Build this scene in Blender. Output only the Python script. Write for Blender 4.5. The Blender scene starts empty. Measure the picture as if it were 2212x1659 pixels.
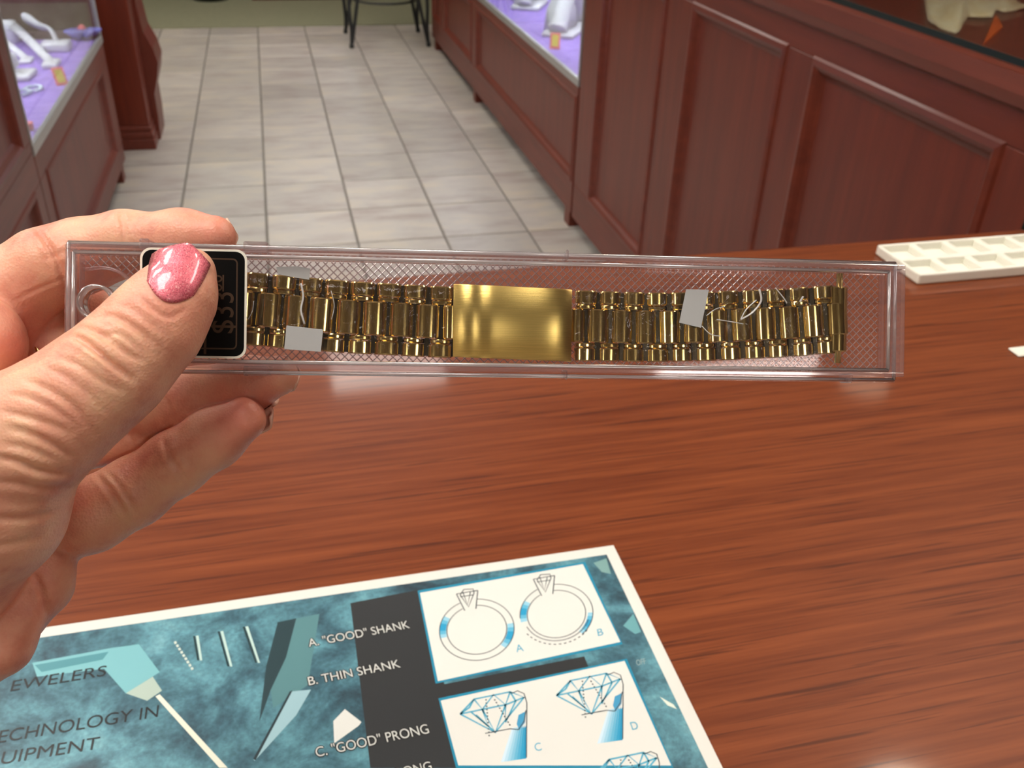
import bpy, bmesh, math, random
import numpy as np
from mathutils import Vector, Matrix, noise
from mathutils.bvhtree import BVHTree
random.seed(7)
S = bpy.context.scene
COL = S.collection

# ------------------------------------------------------------------ camera
FPX, CX, CY, CAMH = 2000.0, 1106.0, 829.5, 1.29
PITCH, ROLL, YAW = 0.55581, 0.03419, 0.25495
_f = Vector((math.sin(YAW)*math.cos(PITCH), math.cos(YAW)*math.cos(PITCH), -math.sin(PITCH)))
_r = Vector((math.cos(YAW), -math.sin(YAW), 0)); _u = _r.cross(_f)
RT = _r*math.cos(ROLL) + _u*math.sin(ROLL); UP = _u*math.cos(ROLL) - _r*math.sin(ROLL); FW = _f
CAM = Vector((0, 0, CAMH))
CAMM = Matrix((( RT.x, UP.x, -FW.x, CAM.x), (RT.y, UP.y, -FW.y, CAM.y), (RT.z, UP.z, -FW.z, CAM.z), (0, 0, 0, 1)))
cd = bpy.data.cameras.new('camera'); cam = bpy.data.objects.new('camera', cd); COL.objects.link(cam)
cam.matrix_world = CAMM
cd.sensor_width = 36.0; cd.lens = FPX/2212*36.0; cd.clip_start = 0.01; cd.clip_end = 60
cd.dof.use_dof = True; cd.dof.focus_distance = 0.245; cd.dof.aperture_fstop = 34
S.camera = cam

# ------------------------------------------------------------------ world, exposure
S.view_settings.view_transform = 'Standard'; S.view_settings.look = 'None'
S.view_settings.gamma = 1.0; S.view_settings.use_curve_mapping = False
S.view_settings.exposure = 0.0
W = bpy.data.worlds.new('world'); S.world = W; W.use_nodes = True
W.node_tree.nodes['Background'].inputs[0].default_value = (1.0, 0.93, 0.85, 1)
W.node_tree.nodes['Background'].inputs[1].default_value = 0.1
S.cycles.transparent_max_bounces = 40
S.cycles.max_bounces = 12
S.cycles.caustics_reflective = False; S.cycles.caustics_refractive = False
S.cycles.sample_clamp_indirect = 4.0
TROFFER_E, DOWN_E, LED_E = 14.0, 5.0, 45.0

# ------------------------------------------------------------------ helpers
def ray(px, py): return RT*((px-CX)/FPX) - UP*((py-CY)/FPX) + FW
def P(px, py, d): return CAM + ray(px, py)*d
def onz(px, py, z): r = ray(px, py); return CAM + r*((z-CAMH)/r.z)
def onx(px, py, x): r = ray(px, py); return CAM + r*(x/r.x)
ROOT = {}
def tag(o, label=None, cat=None, group=None, kind=None):
    if label: o['label'] = label
    if cat: o['category'] = cat
    if group: o['group'] = group
    if kind: o['kind'] = kind
    return o
def thing(name, label, cat, loc=(0,0,0), group=None, M=None, kind=None):
    o = bpy.data.objects.new(name, None); COL.objects.link(o); o.empty_display_size = .02
    o.matrix_world = M if M is not None else Matrix.Translation(Vector(loc))
    ROOT[o.name] = (M if M is not None else Matrix.Translation(Vector(loc))).copy()
    return tag(o, label, cat, group, kind)
def link(name, me, mat, parent=None, smooth=False):
    o = bpy.data.objects.new(name, me); COL.objects.link(o)
    if mat and len(me.materials) == 0: me.materials.append(mat)
    if parent is not None:
        o.parent = parent; ROOT[o.name] = ROOT[parent.name]
    else: ROOT[o.name] = Matrix.Identity(4)
    if smooth: me.shade_smooth()
    return o
def mesh(name, vs, fs, mat, parent=None, smooth=False, local=False):
    """vs in world coordinates (or the parent's own frame if local)"""
    if parent is not None and not local:
        inv = ROOT[parent.name].inverted(); vs = [inv @ Vector(v) for v in vs]
    me = bpy.data.meshes.new(name); me.from_pydata([tuple(v) for v in vs], [], fs); me.update()
    bm = bmesh.new(); bm.from_mesh(me); bmesh.ops.recalc_face_normals(bm, faces=bm.faces); bm.to_mesh(me); bm.free()
    return link(name, me, mat, parent, smooth)
def from_bm(name, bm, mat, parent=None, smooth=False, local=False):
    if parent is not None and not local: bm.transform(ROOT[parent.name].inverted())
    me = bpy.data.meshes.new(name); bmesh.ops.recalc_face_normals(bm, faces=bm.faces); bm.to_mesh(me); bm.free()
    return link(name, me, mat, parent, smooth)
def bmbox(bm, x0, x1, y0, y1, z0, z1, bev=0, seg=2):
    vs = [bm.verts.new((x, y, z)) for x in (x0, x1) for y in (y0, y1) for z in (z0, z1)]
    fs = [bm.faces.new([vs[i] for i in q]) for q in ((0,1,3,2),(4,6,7,5),(0,4,5,1),(2,3,7,6),(0,2,6,4),(1,5,7,3))]
    if bev:
        es = list({e for f in fs for e in f.edges})
        bmesh.ops.bevel(bm, geom=es, offset=bev, segments=seg, affect='EDGES', profile=.5)
def box(name, x0, x1, y0, y1, z0, z1, mat, parent=None, bev=0, seg=2, local=False):
    bm = bmesh.new(); bmbox(bm, x0, x1, y0, y1, z0, z1, bev, seg)
    return from_bm(name, bm, mat, parent, smooth=False, local=local)
def tube(bm, pts, rad, n=10, flat=1.0, cap=True, side=None):
    """sweep an ellipse along pts; rad scalar or list; flat scales the second axis"""
    pts = [Vector(p) for p in pts]; N = len(pts)
    rad = rad if isinstance(rad, (list, tuple)) else [rad]*N
    rings = []; prev = Vector(side) if side is not None else None
    for i, p in enumerate(pts):
        t = (pts[min(i+1, N-1)]-pts[max(i-1, 0)]).normalized()
        if prev is None:
            prev = t.orthogonal().normalized()
        a = (prev - t*prev.dot(t)).normalized(); b = t.cross(a); prev = a
        rings.append([bm.verts.new(p + a*(rad[i]*math.cos(k*2*math.pi/n)) + b*(rad[i]*flat*math.sin(k*2*math.pi/n))) for k in range(n)])
    for r0, r1 in zip(rings, rings[1:]):
        for k in range(n): bm.faces.new((r0[k], r0[(k+1) % n], r1[(k+1) % n], r1[k]))
    if cap:
        bm.faces.new(rings[0][::-1]); bm.faces.new(rings[-1])
def catmull(pts, n=6):
    pts = [Vector(p) for p in pts]; Q = [pts[0]]+pts+[pts[-1]]; out = []
    for i in range(1, len(Q)-2):
        p0, p1, p2, p3 = Q[i-1:i+3]
        for k in range(n):
            t = k/n
            out.append(.5*((2*p1)+(p2-p0)*t+(2*p0-5*p1+4*p2-p3)*t*t+(3*p1-p0-3*p2+p3)*t**3))
    out.append(pts[-1]); return out
def sharpen(me, deg=35):
    bm = bmesh.new(); bm.from_mesh(me)
    for f in bm.faces: f.smooth = True
    for e in bm.edges: e.smooth = not (len(e.link_faces) == 2 and e.calc_face_angle(0) > math.radians(deg))
    bm.to_mesh(me); bm.free()
def prism(name, poly, z0, z1, mat, parent=None, local=False, smooth=False):
    n = len(poly); vs = [(x, y, z0) for x, y in poly]+[(x, y, z1) for x, y in poly]
    fs = [tuple(range(n)), tuple(range(n, 2*n))]+[(i, (i+1) % n, n+(i+1) % n, n+i) for i in range(n)]
    return mesh(name, vs, fs, mat, parent, smooth, local)

# ------------------------------------------------------------------ materials
def lin(r, g, b): return tuple(((c/255)/12.92 if c/255 <= .04045 else ((c/255+.055)/1.055)**2.4) for c in (r, g, b))+(1,)
def mat(name, col=None, rough=.5, metal=0, **k):
    m = bpy.data.materials.new(name); m.use_nodes = True; b = m.node_tree.nodes['Principled BSDF']
    if col: b.inputs['Base Color'].default_value = col if len(col) == 4 else (*col, 1)
    b.inputs['Roughness'].default_value = rough; b.inputs['Metallic'].default_value = metal
    for kk, v in k.items(): b.inputs[kk.replace('_', ' ')].default_value = v
    return m
class NT:
    def __init__(s, m): s.m = m; s.t = m.node_tree; s.b = s.t.nodes.get('Principled BSDF')
    def n(s, typ, **k):
        x = s.t.nodes.new('ShaderNode'+typ)
        for kk, v in k.items():
            if kk.startswith('i_'):
                key = kk[2:]; key = int(key) if key.isdigit() else key.replace('_', ' ')
                x.inputs[key].default_value = v
            else: setattr(x, kk, v)
        return x
    def l(s, a, ao, b, bi): s.t.links.new(a.outputs[ao], b.inputs[bi])
    def coord(s, out='Object', scale=(1, 1, 1), rot=(0, 0, 0)):
        c = s.n('TexCoord'); mp = s.n('Mapping'); mp.inputs['Scale'].default_value = scale; mp.inputs['Rotation'].default_value = rot
        s.l(c, out, mp, 'Vector'); return mp
    def ramp(s, src, so, stops):
        r = s.n('ValToRGB'); e = r.color_ramp.elements
        e[0].position, e[0].color = stops[0]; e[1].position, e[1].color = stops[-1]
        for p, c in stops[1:-1]: x = e.new(p); x.color = c
        s.l(src, so, r, 0); return r
    def mix(s, a, ao, b, bo, fac=None, fo=None, mode='MIX', f=.5):
        x = s.n('Mix', data_type='RGBA', blend_type=mode); x.inputs[0].default_value = f
        if fac: s.l(fac, fo, x, 0)
        s.l(a, ao, x, 6); s.l(b, bo, x, 7); return x
    def bump(s, src, so, strength=.2, dist=.001):
        b = s.n('Bump', i_Strength=strength, i_Distance=dist); s.l(src, so, b, 'Height'); s.l(b, 0, s.b, 'Normal'); return b

def wood(name, c1, c2, grain, rough=.35, coat=.3, fine=1.0, streak=None, coat_rough=.12):
    """grain = mapping scale: small along the grain, large across it"""
    m = mat(name, c1, rough); t = NT(m); mp = t.coord('Object', grain)
    n1 = t.n('TexNoise', i_Scale=1.0, i_Detail=6, i_Roughness=.6); t.l(mp, 0, n1, 'Vector')
    r1 = t.ramp(n1, 'Fac', [(.3, c2), (.7, c1)])
    if streak:
        mp2 = t.coord('Object', tuple(g*s_ for g, s_ in zip(grain, (1.3, 2.4, 2.4))))
        n2 = t.n('TexNoise', i_Scale=1.0, i_Detail=3, i_Roughness=.55, i_Distortion=.6); t.l(mp2, 0, n2, 'Vector')
        r2 = t.ramp(n2, 'Fac', [(.57, (0, 0, 0, 1)), (.68, (1, 1, 1, 1))])
        cst = t.n('RGB'); cst.outputs[0].default_value = streak
        mul = t.n('Math', operation='MULTIPLY', i_1=.75); t.l(r2, 0, mul, 0)
        r1 = t.mix(r1, 0, cst, 0, mul, 0); out = 2
    else: out = 0
    t.l(r1, out, t.b, 'Base Color')
    t.b.inputs['Coat Weight'].default_value = coat; t.b.inputs['Coat Roughness'].default_value = coat_rough
    return m
CH1, CH2 = lin(110, 43, 25), lin(90, 32, 17)
M_cherry = wood('cherry_wood', CH1, CH2, (40, 40, 3), .45, .12)
M_cherry_h = wood('cherry_wood_rail', CH1, CH2, (40, 3, 40), .45, .12)
M_cherry_dark = wood('cherry_wood_post', lin(112, 42, 22), lin(90, 30, 15), (30, 30, 3), .4, .2)
M_table = wood('table_wood_laminate', lin(126, 63, 30), lin(96, 41, 15), (7, 170, 170), .45, .32, streak=lin(60, 21, 7), coat_rough=.07)
M_table.node_tree.nodes['Principled BSDF'].inputs['Specular IOR Level'].default_value = .2
M_grout = mat('grout', lin(122, 116, 108), .8)
def tile_mat():
    m = mat('floor_tile_stone', lin(176, 168, 158), .3); t = NT(m)
    mp = t.coord('Object', (5, 13, 5)); oi = t.n('ObjectInfo')
    add = t.n('VectorMath', operation='ADD'); t.l(mp, 0, add, 0)
    sc = t.n('Math', operation='MULTIPLY', i_1=60.0); t.l(oi, 'Random', sc, 0); t.l(sc, 0, add, 1)
    n = t.n('TexNoise', i_Scale=1.0, i_Detail=5, i_Roughness=.6); t.l(add, 0, n, 'Vector')
    r = t.ramp(n, 'Fac', [(.3, lin(160, 148, 140)), (.5, lin(178, 172, 164)), (.68, lin(190, 180, 164))])
    hv = t.n('HueSaturation'); mr = t.n('MapRange', i_3=.88, i_4=1.1); t.l(oi, 'Random', mr, 0); t.l(mr, 0, hv, 'Value'); t.l(r, 0, hv, 'Color')
    t.l(hv, 0, t.b, 'Base Color'); return m
M_tile = tile_mat()
def noisy(name, c1, c2, scale, rough=.8, bump=0, **k):
    m = mat(name, c1, rough, **k); t = NT(m); mp = t.coord('Object', (scale,)*3)
    n = t.n('TexNoise', i_Scale=1.0, i_Detail=5); t.l(mp, 0, n, 'Vector')
    r = t.ramp(n, 'Fac', [(.35, c2), (.65, c1)]); t.l(r, 0, t.b, 'Base Color')
    if bump: t.bump(n, 'Fac', bump, .002)
    return m
M_carpet = noisy('green_carpet', lin(140, 140, 112), lin(118, 116, 92), 160, .95, .5)
M_wall = noisy('painted_wall', lin(206, 190, 165), lin(198, 182, 156), 3, .8)
M_ceil = noisy('ceiling_tile', lin(176, 170, 160), lin(166, 160, 150), 60, .9)
M_purple = noisy('purple_velvet', lin(164, 134, 218), lin(146, 116, 205), 25, .85)
M_white = mat('white_display', lin(222, 222, 230), .35)
M_alu = mat('brushed_aluminium', lin(176, 176, 174), .35, .6)
M_black = mat('black_iron', lin(22, 24, 25), .45)
M_glass_edge = mat('green_glass_edge', lin(22, 36, 34), .35, Specular_IOR_Level=.3)
M_taupe = noisy('taupe_backdrop', lin(112, 92, 84), lin(86, 60, 58), 14, .8)

def clear(name, tint, haze, hcol, rough=.03, fres=1.45, boost=1.0, bump=None):
    """thin clear plastic or glass: transparent + fresnel gloss + a little milky haze"""
    m = bpy.data.materials.new(name); m.use_nodes = True; t = NT(m); t.t.nodes.remove(t.b)
    out = [n for n in t.t.nodes if n.type == 'OUTPUT_MATERIAL'][0]
    tr = t.n('BsdfTransparent', i_Color=tint); gl = t.n('BsdfGlossy', i_Roughness=rough)
    df = t.n('BsdfDiffuse', i_Color=hcol); tl = t.n('BsdfTranslucent', i_Color=hcol)
    hz = t.n('MixShader', i_0=.5); t.l(df, 0, hz, 1); t.l(tl, 0, hz, 2)
    m1 = t.n('MixShader', i_0=haze); t.l(tr, 0, m1, 1); t.l(hz, 0, m1, 2)
    fr = t.n('Fresnel', i_IOR=fres); ge = t.n('NewGeometry'); mr = t.n('MapRange', i_3=fres, i_4=1/fres); t.l(ge, 'Backfacing', mr, 0); t.l(mr, 0, fr, 'IOR'); mu = t.n('Math', operation='MULTIPLY', i_1=boost, use_clamp=True); t.l(fr, 0, mu, 0)
    m2 = t.n('MixShader'); t.l(mu, 0, m2, 0); t.l(m1, 0, m2, 1); t.l(gl, 0, m2, 2); t.l(m2, 0, out, 0)
    if bump:
        mp = t.coord('Object', bump[0]); n = t.n('TexNoise', i_Scale=1.0, i_Detail=3, i_Distortion=1.2); t.l(mp, 0, n, 'Vector')
        b = t.n('Bump', i_Strength=bump[1], i_Distance=bump[2]); t.l(n, 'Fac', b, 'Height')
        t.l(b, 0, gl, 'Normal'); t.l(b, 0, fr, 'Normal')
    return m
M_glass = clear('showcase_glass', (.95, .98, .97, 1), .0, (1, 1, 1, 1), .01, 1.5)
M_plastic = clear('clear_plastic', (.985, .97, .975, 1), .025, lin(236, 222, 226), .04, 1.49, 1.0)
M_plastic_edge = clear('clear_plastic_edge', (.96, .92, .93, 1), .09, lin(244, 230, 234), .08, 1.6, 1.5)
M_lid = clear('clear_lid', (.99, .985, .985, 1), .006, (1, 1, 1, 1), .03, 1.35, .15)
M_whitened = clear('highlight_whitened_plastic', (.97, .94, .95, 1), .4, (1, .97, .97, 1), .16, 1.6, 4.0)  # milky white puts edge highlights into the plastic's colour; also brightens the collar
M_ridge = clear('plastic_ridge', (.9, .84, .85, 1), .32, lin(236, 222, 222), .1, 1.6, 2.0)
M_film = clear('cellophane_film', (.995, .99, .985, 1), .0, (1, 1, 1, 1), .05, 1.3, 1.3, bump=((300, 200, 250), 1.0, .0008))

def emit(name, col, s):
    m = bpy.data.materials.new(name); m.use_nodes = True; t = NT(m); t.t.nodes.remove(t.b)
    e = t.n('Emission', i_Color=col, i_Strength=s); t.l(e, 0, [n for n in t.t.nodes if n.type == 'OUTPUT_MATERIAL'][0], 0); return m
M_troffer = emit('troffer_diffuser_glow', (1, .94, .86, 1), TROFFER_E)
M_down = emit('downlight_glow', (1, .8, .58, 1), DOWN_E)
M_led = emit('led_strip_glow', (.86, .88, 1, 1), LED_E)

# ------------------------------------------------------------------ room shell
X0, X1, Y0, Y1, ZC = -3.2, 3.6, -4.4, 9.5, 2.8
FLOOR = tag(box('floor', X0, X1, Y0, Y1, -.12, -.006, M_grout), kind='structure')
tag(box('floor', X0, X1, 6.72, Y1, -.006, .004, M_carpet), 'green grey carpet beyond the tiles', kind='structure').name = 'carpet'
tag(box('wall_left', X0-.1, X0, Y0, Y1, 0, ZC, M_wall), kind='structure')
tag(box('wall_right', X1, X1+.1, Y0, Y1, 0, ZC, M_cherry_dark), kind='structure')
tag(box('wall_back', X0, X1, Y1, Y1+.1, 0, ZC, M_wall), kind='structure')
tag(box('wall_front', X0, X1, Y0-.1, Y0, 0, ZC, M_wall), kind='structure')
tag(box('ceiling', X0, X1, Y0, Y1, ZC, ZC+.1, M_ceil), kind='structure')
# floor tiles, one object each
TX, TY = .3045, .3150
bm = bmesh.new(); bmbox(bm, -TX/2+.004, TX/2-.004, -TY/2+.004, TY/2-.004, -.006, 0, .002, 1)
tme = bpy.data.meshes.new('tile'); bmesh.ops.recalc_face_normals(bm, faces=bm.faces); bm.to_mesh(tme); bm.free(); tme.materials.append(M_tile)
for j in range(-6, 14):
    for i in range(-3, 4):
        yc = 3.012+TY*(j-.5)
        if yc > 6.7-TY/2+.16: continue
        o = link('tile', tme, None, FLOOR); o.location = (-.0867+TX*(i+.5), yc, 0)

def troffer(x, y, sx, sy, lab):
    t = thing('ceiling_light', lab, 'light', (x, y, ZC), 'recessed ceiling light panels')
    bm = bmesh.new()
    for a in ((-sx/2-.03, -sx/2, -sy/2-.03, sy/2+.03), (sx/2, sx/2+.03, -sy/2-.03, sy/2+.03), (-sx/2, sx/2, -sy/2-.03, -sy/2), (-sx/2, sx/2, sy/2, sy/2+.03)):
        bmbox(bm, a[0], a[1], a[2], a[3], -.02, 0)
    from_bm('frame', bm, M_white, t, local=True)
    box('diffuser', -sx/2, sx/2, -sy/2, sy/2, -.012, -.002, M_troffer, t, local=True)
troffer(.37, 3.9, .52, .62, 'square ceiling light mirrored in the table top')
troffer(-.3, .1, .6, 1.0, 'long ceiling light right above the table')
troffer(-2.0, .9, .6, 1.2, 'long ceiling light above the far left aisle')
troffer(2.2, .6, .6, 1.2, 'long ceiling light above the right counter')
troffer(-.9, 1.3, .6, .6, 'square ceiling light above the left counter')
troffer(.85, -3.1, .6, 1.2, 'added long ceiling light at the rear right striping the bracelet')  # unseen light added to put a bright stripe on the gold links
troffer(-2.5, -2.4, .6, 1.2, 'added long ceiling light at the rear left striping the bracelet')  # unseen light added for the left stripe on the gold links
troffer(-.3, 6.6, .6, 1.2, 'long ceiling light above the carpet edge')
troffer(-1.65, 3.2, .6, 1.2, 'added long ceiling light above the left showcase brightening the aisle')  # unseen light added to brighten the aisle floor
troffer(.1, 5.3, .6, .6, 'added square ceiling light brightening the far end of the aisle')  # unseen light added to lift the far aisle floor
M_bag_fill = emit('bag_fill_glow', (1, .86, .68, 1), 150.0)  # glow raised to brighten the cream bag
def downlight(x, y, lab, M_down=M_down):
    t = thing('downlight', lab, 'light', (x, y, ZC), 'round ceiling downlights'); r = .11
    c = [(r*math.cos(k*math.pi/12), r*math.sin(k*math.pi/12)) for k in range(24)]
    prism('bulb', c, -.012, -.003, M_down, t, local=True)
    bm = bmesh.new(); tube(bm, [(1.15*a, 1.15*b, -.006) for a, b in c]+[(1.15*c[0][0], 1.15*c[0][1], -.006)], .012, 8); from_bm('trim_ring', bm, M_white, t, True, local=True)
downlight(2.55, 3.2, 'round downlight mirrored right of the plastic box')
downlight(1.45, 1.2, 'unseen round downlight brightening the cream bag in the right counter', M_bag_fill)  # unseen downlight, placed and strengthened to light the cream bag
downlight(1.1, 5.2, 'round downlight above the far right showcase')

# ------------------------------------------------------------------ cabinets
def framed_face(root, xf, sgn, y0, y1, z0, z1, openings, m_v=None, m_h=None):
    """stiles, rails, recessed panels and mouldings on a face at x = xf, looking along -sgn"""
    th = .014*sgn
    bx = lambda n, a, b, c, d, m, dx0=0, dx1=1: box(n, min(xf+th*dx0, xf+th*dx1), max(xf+th*dx0, xf+th*dx1), a, b, c, d, m, root, .0015, 1)
    zo0, zo1 = openings[0][2], openings[0][3]
    bx('rail', y0, y1, z0, zo0, M_cherry_h); bx('rail', y0, y1, zo1, z1, M_cherry_h)
    ys = sorted([o[:2] for o in openings]); e = y0
    for a, b in ys:
        bx('stile', e, a, zo0, zo1, M_cherry); e = b
    bx('stile', e, y1, zo0, zo1, M_cherry)
    for a, b, c, d in openings:
        bx('panel', a, b, c, d, M_cherry, .86, 1.6)
        prof = [(-.004, 0), (0.0, -.30), (.010, -.42), (.018, -.1), (.026, .55), (.034, .9)]   # inset along face, depth (x th)
        vs = []; fs = []
        for ins, dp in prof:
            x = xf+th*dp
            vs += [(x, a+ins, c+ins), (x, b-ins, c+ins), (x, b-ins, d-ins), (x, a+ins, d-ins)]
        for k in range(len(prof)-1):
            for q in range(4): fs.append((4*k+q, 4*k+(q+1) % 4, 4*k+4+(q+1) % 4, 4*k+4+q))
        mesh('moulding', vs, fs, M_cherry_h, root)
XR = .9785
# near right counter
R1 = thing('glass_topped_counter', 'long cherry counter with raised panels and glass top at right', 'counter', (XR, 0.45, 0))
framed_face(R1, XR, 1, .45, 2.99, .055, .968, [(.55, .98, .177, .912), (1.075, 1.60, .177, .912), (1.705, 2.168, .177, .912), (2.328, 2.822, .177, .912)])
box('body', XR+.026, 1.72, .45, 2.985, .055, .93, M_cherry, R1)
box('toe_kick', XR+.06, 1.68, .46, 2.98, 0, .055, M_black, R1)
box('back_panel', 1.70, 1.72, .45, 2.985, .93, 1.012, M_cherry, R1)
bm = bmesh.new()
prof = [(XR+.03, .93), (XR-.002, .962), (XR-.012, .968), (XR-.016, .985), (XR-.010, 1.008), (XR+.004, 1.014), (XR+.03, 1.014)]
vs = [(x, y, z) for y in (.44, 2.995) for x, z in prof]; n = len(prof)
mesh('top_moulding', vs, [(i, (i+1) % n, n+(i+1) % n, n+i) for i in range(n)]+[tuple(range(n)), tuple(range(n, 2*n))], M_cherry_h, R1)
box('glass_top', XR-.004, 1.72, .44, 2.99, 1.0155, 1.0245, M_glass, R1, .002, 2)
box('glass_edge', XR-.0055, XR-.0041, .44, 2.99, 1.0155, 1.0245, M_glass_edge, R1)

def showcase(name, lab, xf, sgn, y0, y1, depth, op, feet):
    r = thing(name, lab, 'display case', (xf, y0, 0)); s = sgn
    def bx(n, xa, xb, a, b, c, d, m, bev=0, par=r):
        xa, xb = xf+s*xa, xf+s*xb
        return box(n, min(xa, xb), max(xa, xb), a, b, c, d, m, par, bev, 1)
    framed_face(r, xf, s, y0, y1, .06, .505, op)
    bx('body', .026, depth, y0, y1, .06, .505, M_cherry)
    bx('toe_kick', .07, depth-.03, y0+.01, y1-.01, 0, .06, M_black)
    for a in feet: bx('foot', .004, .06, a-.03, a+.03, 0, .06, M_cherry)
    bx('display_deck', .012, depth-.02, y0+.02, y1-.02, .505, .523, M_purple)
    bx('bottom_channel', -.003, .012, y0+.0, y1-.0, .505, .532, M_alu, .002)
    bx('top_channel', -.003, .012, y0, y1, .995, 1.02, M_alu, .002)
    for a in (y0, y1-.012): bx('corner_channel', -.002, .014, a, a+.012, .532, .995, M_alu, .002)
    bx('backdrop', depth-.02, depth, y0, y1, .505, 1.02, M_taupe)
    bx('end_panel', .014, depth-.02, y1-.012, y1, .523, 1.02, M_taupe)
    g = bx('front_pane', .002, .007, y0+.012, y1-.012, .532, .995, M_glass)
    bx('top_pane', .0, depth, y0, y1, 1.02, 1.028, M_glass)
    bx('led_strip', .03, .05, y0+.04, y1-.04, .985, .995, M_led)
    bx('led_strip', depth-.06, depth-.03, y0+.04, y1-.04, .985, .995, M_led)
    return r
showcase('showcase', 'lit glass showcase with purple deck on the right side of the aisle', XR, 1, 3.005, 6.05, .52,
         [(3.02, 4.68, .177, .47), (4.80, 5.58, .177, .47), (5.70, 6.0, .177, .47)], (3.06, 4.74, 5.95))
XL = -.617
showcase('showcase', 'lit glass showcase with purple deck at far left by the pillar', XL, -1, 2.515, 3.86, .55,
         [(2.60, 3.71, .13, .44)], (2.6, 3.78))
L1 = thing('wood_counter', 'cherry counter end with an upper panel at the far left edge', 'counter', (XL, 1.2, 0))
framed_face(L1, XL, -1, 1.0, 2.51, .52, 1.0, [(1.1, 2.43, .545, .95)])
framed_face(L1, XL, -1, 1.0, 2.51, .06, .52, [(1.1, 2.43, .13, .44)])
box('body', XL-.55, XL-.026, 1.0, 2.51, .06, 1.0, M_cherry, L1)
box('counter_top', XL-.56, XL+.012, .99, 2.512, 1.0, 1.03, M_cherry_h, L1, .006)
box('toe_kick', XL-.52, XL-.07, 1.01, 2.5, 0, .06, M_black, L1)

# pillar
PL = thing('wood_pillar', 'red cherry wood pillar with stepped base beside left showcase', 'pillar', (-.61, 4.2, 0))
box('shaft', -.69, -.545, 4.17, 4.52, .1, ZC-.01, M_cherry_dark, PL, .004)
bm = bmesh.new(); bmbox(bm, -.70, -.532, 4.158, 4.53, 0, .045, .004); bmbox(bm, -.697, -.536, 4.161, 4.527, .045, .075, .006); bmbox(bm, -.694, -.54, 4.164, 4.524, .075, .1, .006)
from_bm('plinth', bm, M_cherry_h, PL)
bm = bmesh.new()
pr = [(0, .0), (.02, .0), (.026, .1), (.026, .2), (.05, .27), (.062, .33), (.05, .39), (.024, .45), (.014, .55), (.012, .68), (.03, .70), (.034, .74), (.012, .78), (.012, 1.0), (0, 1.0)]
vs = [(-.545+dx, y, .0+z) for y in (4.30, 4.52) for dx, z in pr]; n = len(pr)
mesh('bracket', vs, [(i, (i+1) % n, n+(i+1) % n, n+i) for i in range(n)]+[tuple(range(n)), tuple(range(n, 2*n))], M_cherry, PL)

# far furniture on the carpet
FB = thing('wood_cabinet', 'low brown cabinet standing far back on the carpet', 'cabinet', (.35, 8.0, .004))
box('body', -.1, .8, 7.72, 8.25, .06, .9, M_cherry, FB, .004); box('base', -.12, .82, 7.70, 8.26, .004, .06, M_cherry_h, FB, .004)
box('top', -.13, .83, 7.69, 8.27, .9, .93, M_cherry_h, FB, .004)
box('door', -.08, .34, 7.705, 7.72, .1, .86, M_cherry, FB, .003); box('door', .36, .78, 7.705, 7.72, .1, .86, M_cherry, FB, .003)
FB2 = thing('storage_bin', 'dark bin on the carpet left of the far cabinet', 'bin', (-.45, 7.75, .004))
bm = bmesh.new(); tube(bm, [(-.42, 7.78, .004), (-.42, 7.78, .33)], [.13, .16], 16); from_bm('bucket', bm, M_black, FB2, True)
bm = bmesh.new(); tube(bm, [(-.42+.162*math.cos(k*math.pi/10), 7.78+.162*math.sin(k*math.pi/10), .33) for k in range(21)], .008, 6); from_bm('rim', bm, M_black, FB2, True)

# iron stool, four double-rod legs
f1, f2 = onz(760, 104, 0), onz(924, 98, 0)
cx_, cy_ = (f1.x+f2.x)/2, f1.y+.22
ST = thing('iron_stool', 'black wrought iron stool with slender double rod legs', 'stool', (cx_, cy_, 0))
for sx in (-1, 1):
    for sy in (-1, 1):
        fx, fy = cx_+sx*(f2.x-f1.x)/2, cy_+sy*.22; bm = bmesh.new()
        for off in (-.028, .028):
            tube(bm, catmull([(fx, fy, .012), (fx-sx*.012+off*.25, fy-sy*.01, .1), (fx-sx*.03+off, fy-sy*.03, .3), (cx_+sx*.16+off, cy_+sy*.15, .56), (cx_+sx*.15, cy_+sy*.14, .72)], 5), .011, 8)
        tube(bm, [(fx, fy, 0), (fx, fy, .012), (fx, fy, .03)], [.012, .016, .010], 10)
        from_bm('leg', bm, M_black, ST, True)
bm = bmesh.new(); tube(bm, [(cx_+.2*math.cos(k*math.pi/12), cy_+.2*math.sin(k*math.pi/12), .25) for k in range(25)], .007, 8); from_bm('foot_ring', bm, M_black, ST, True)
bm = bmesh.new(); tube(bm, [(cx_, cy_, .72), (cx_, cy_, .735), (cx_, cy_, .77), (cx_, cy_, .785)], [.19, .2, .2, .17], 28); from_bm('seat', bm, M_black, ST, True)

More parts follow.
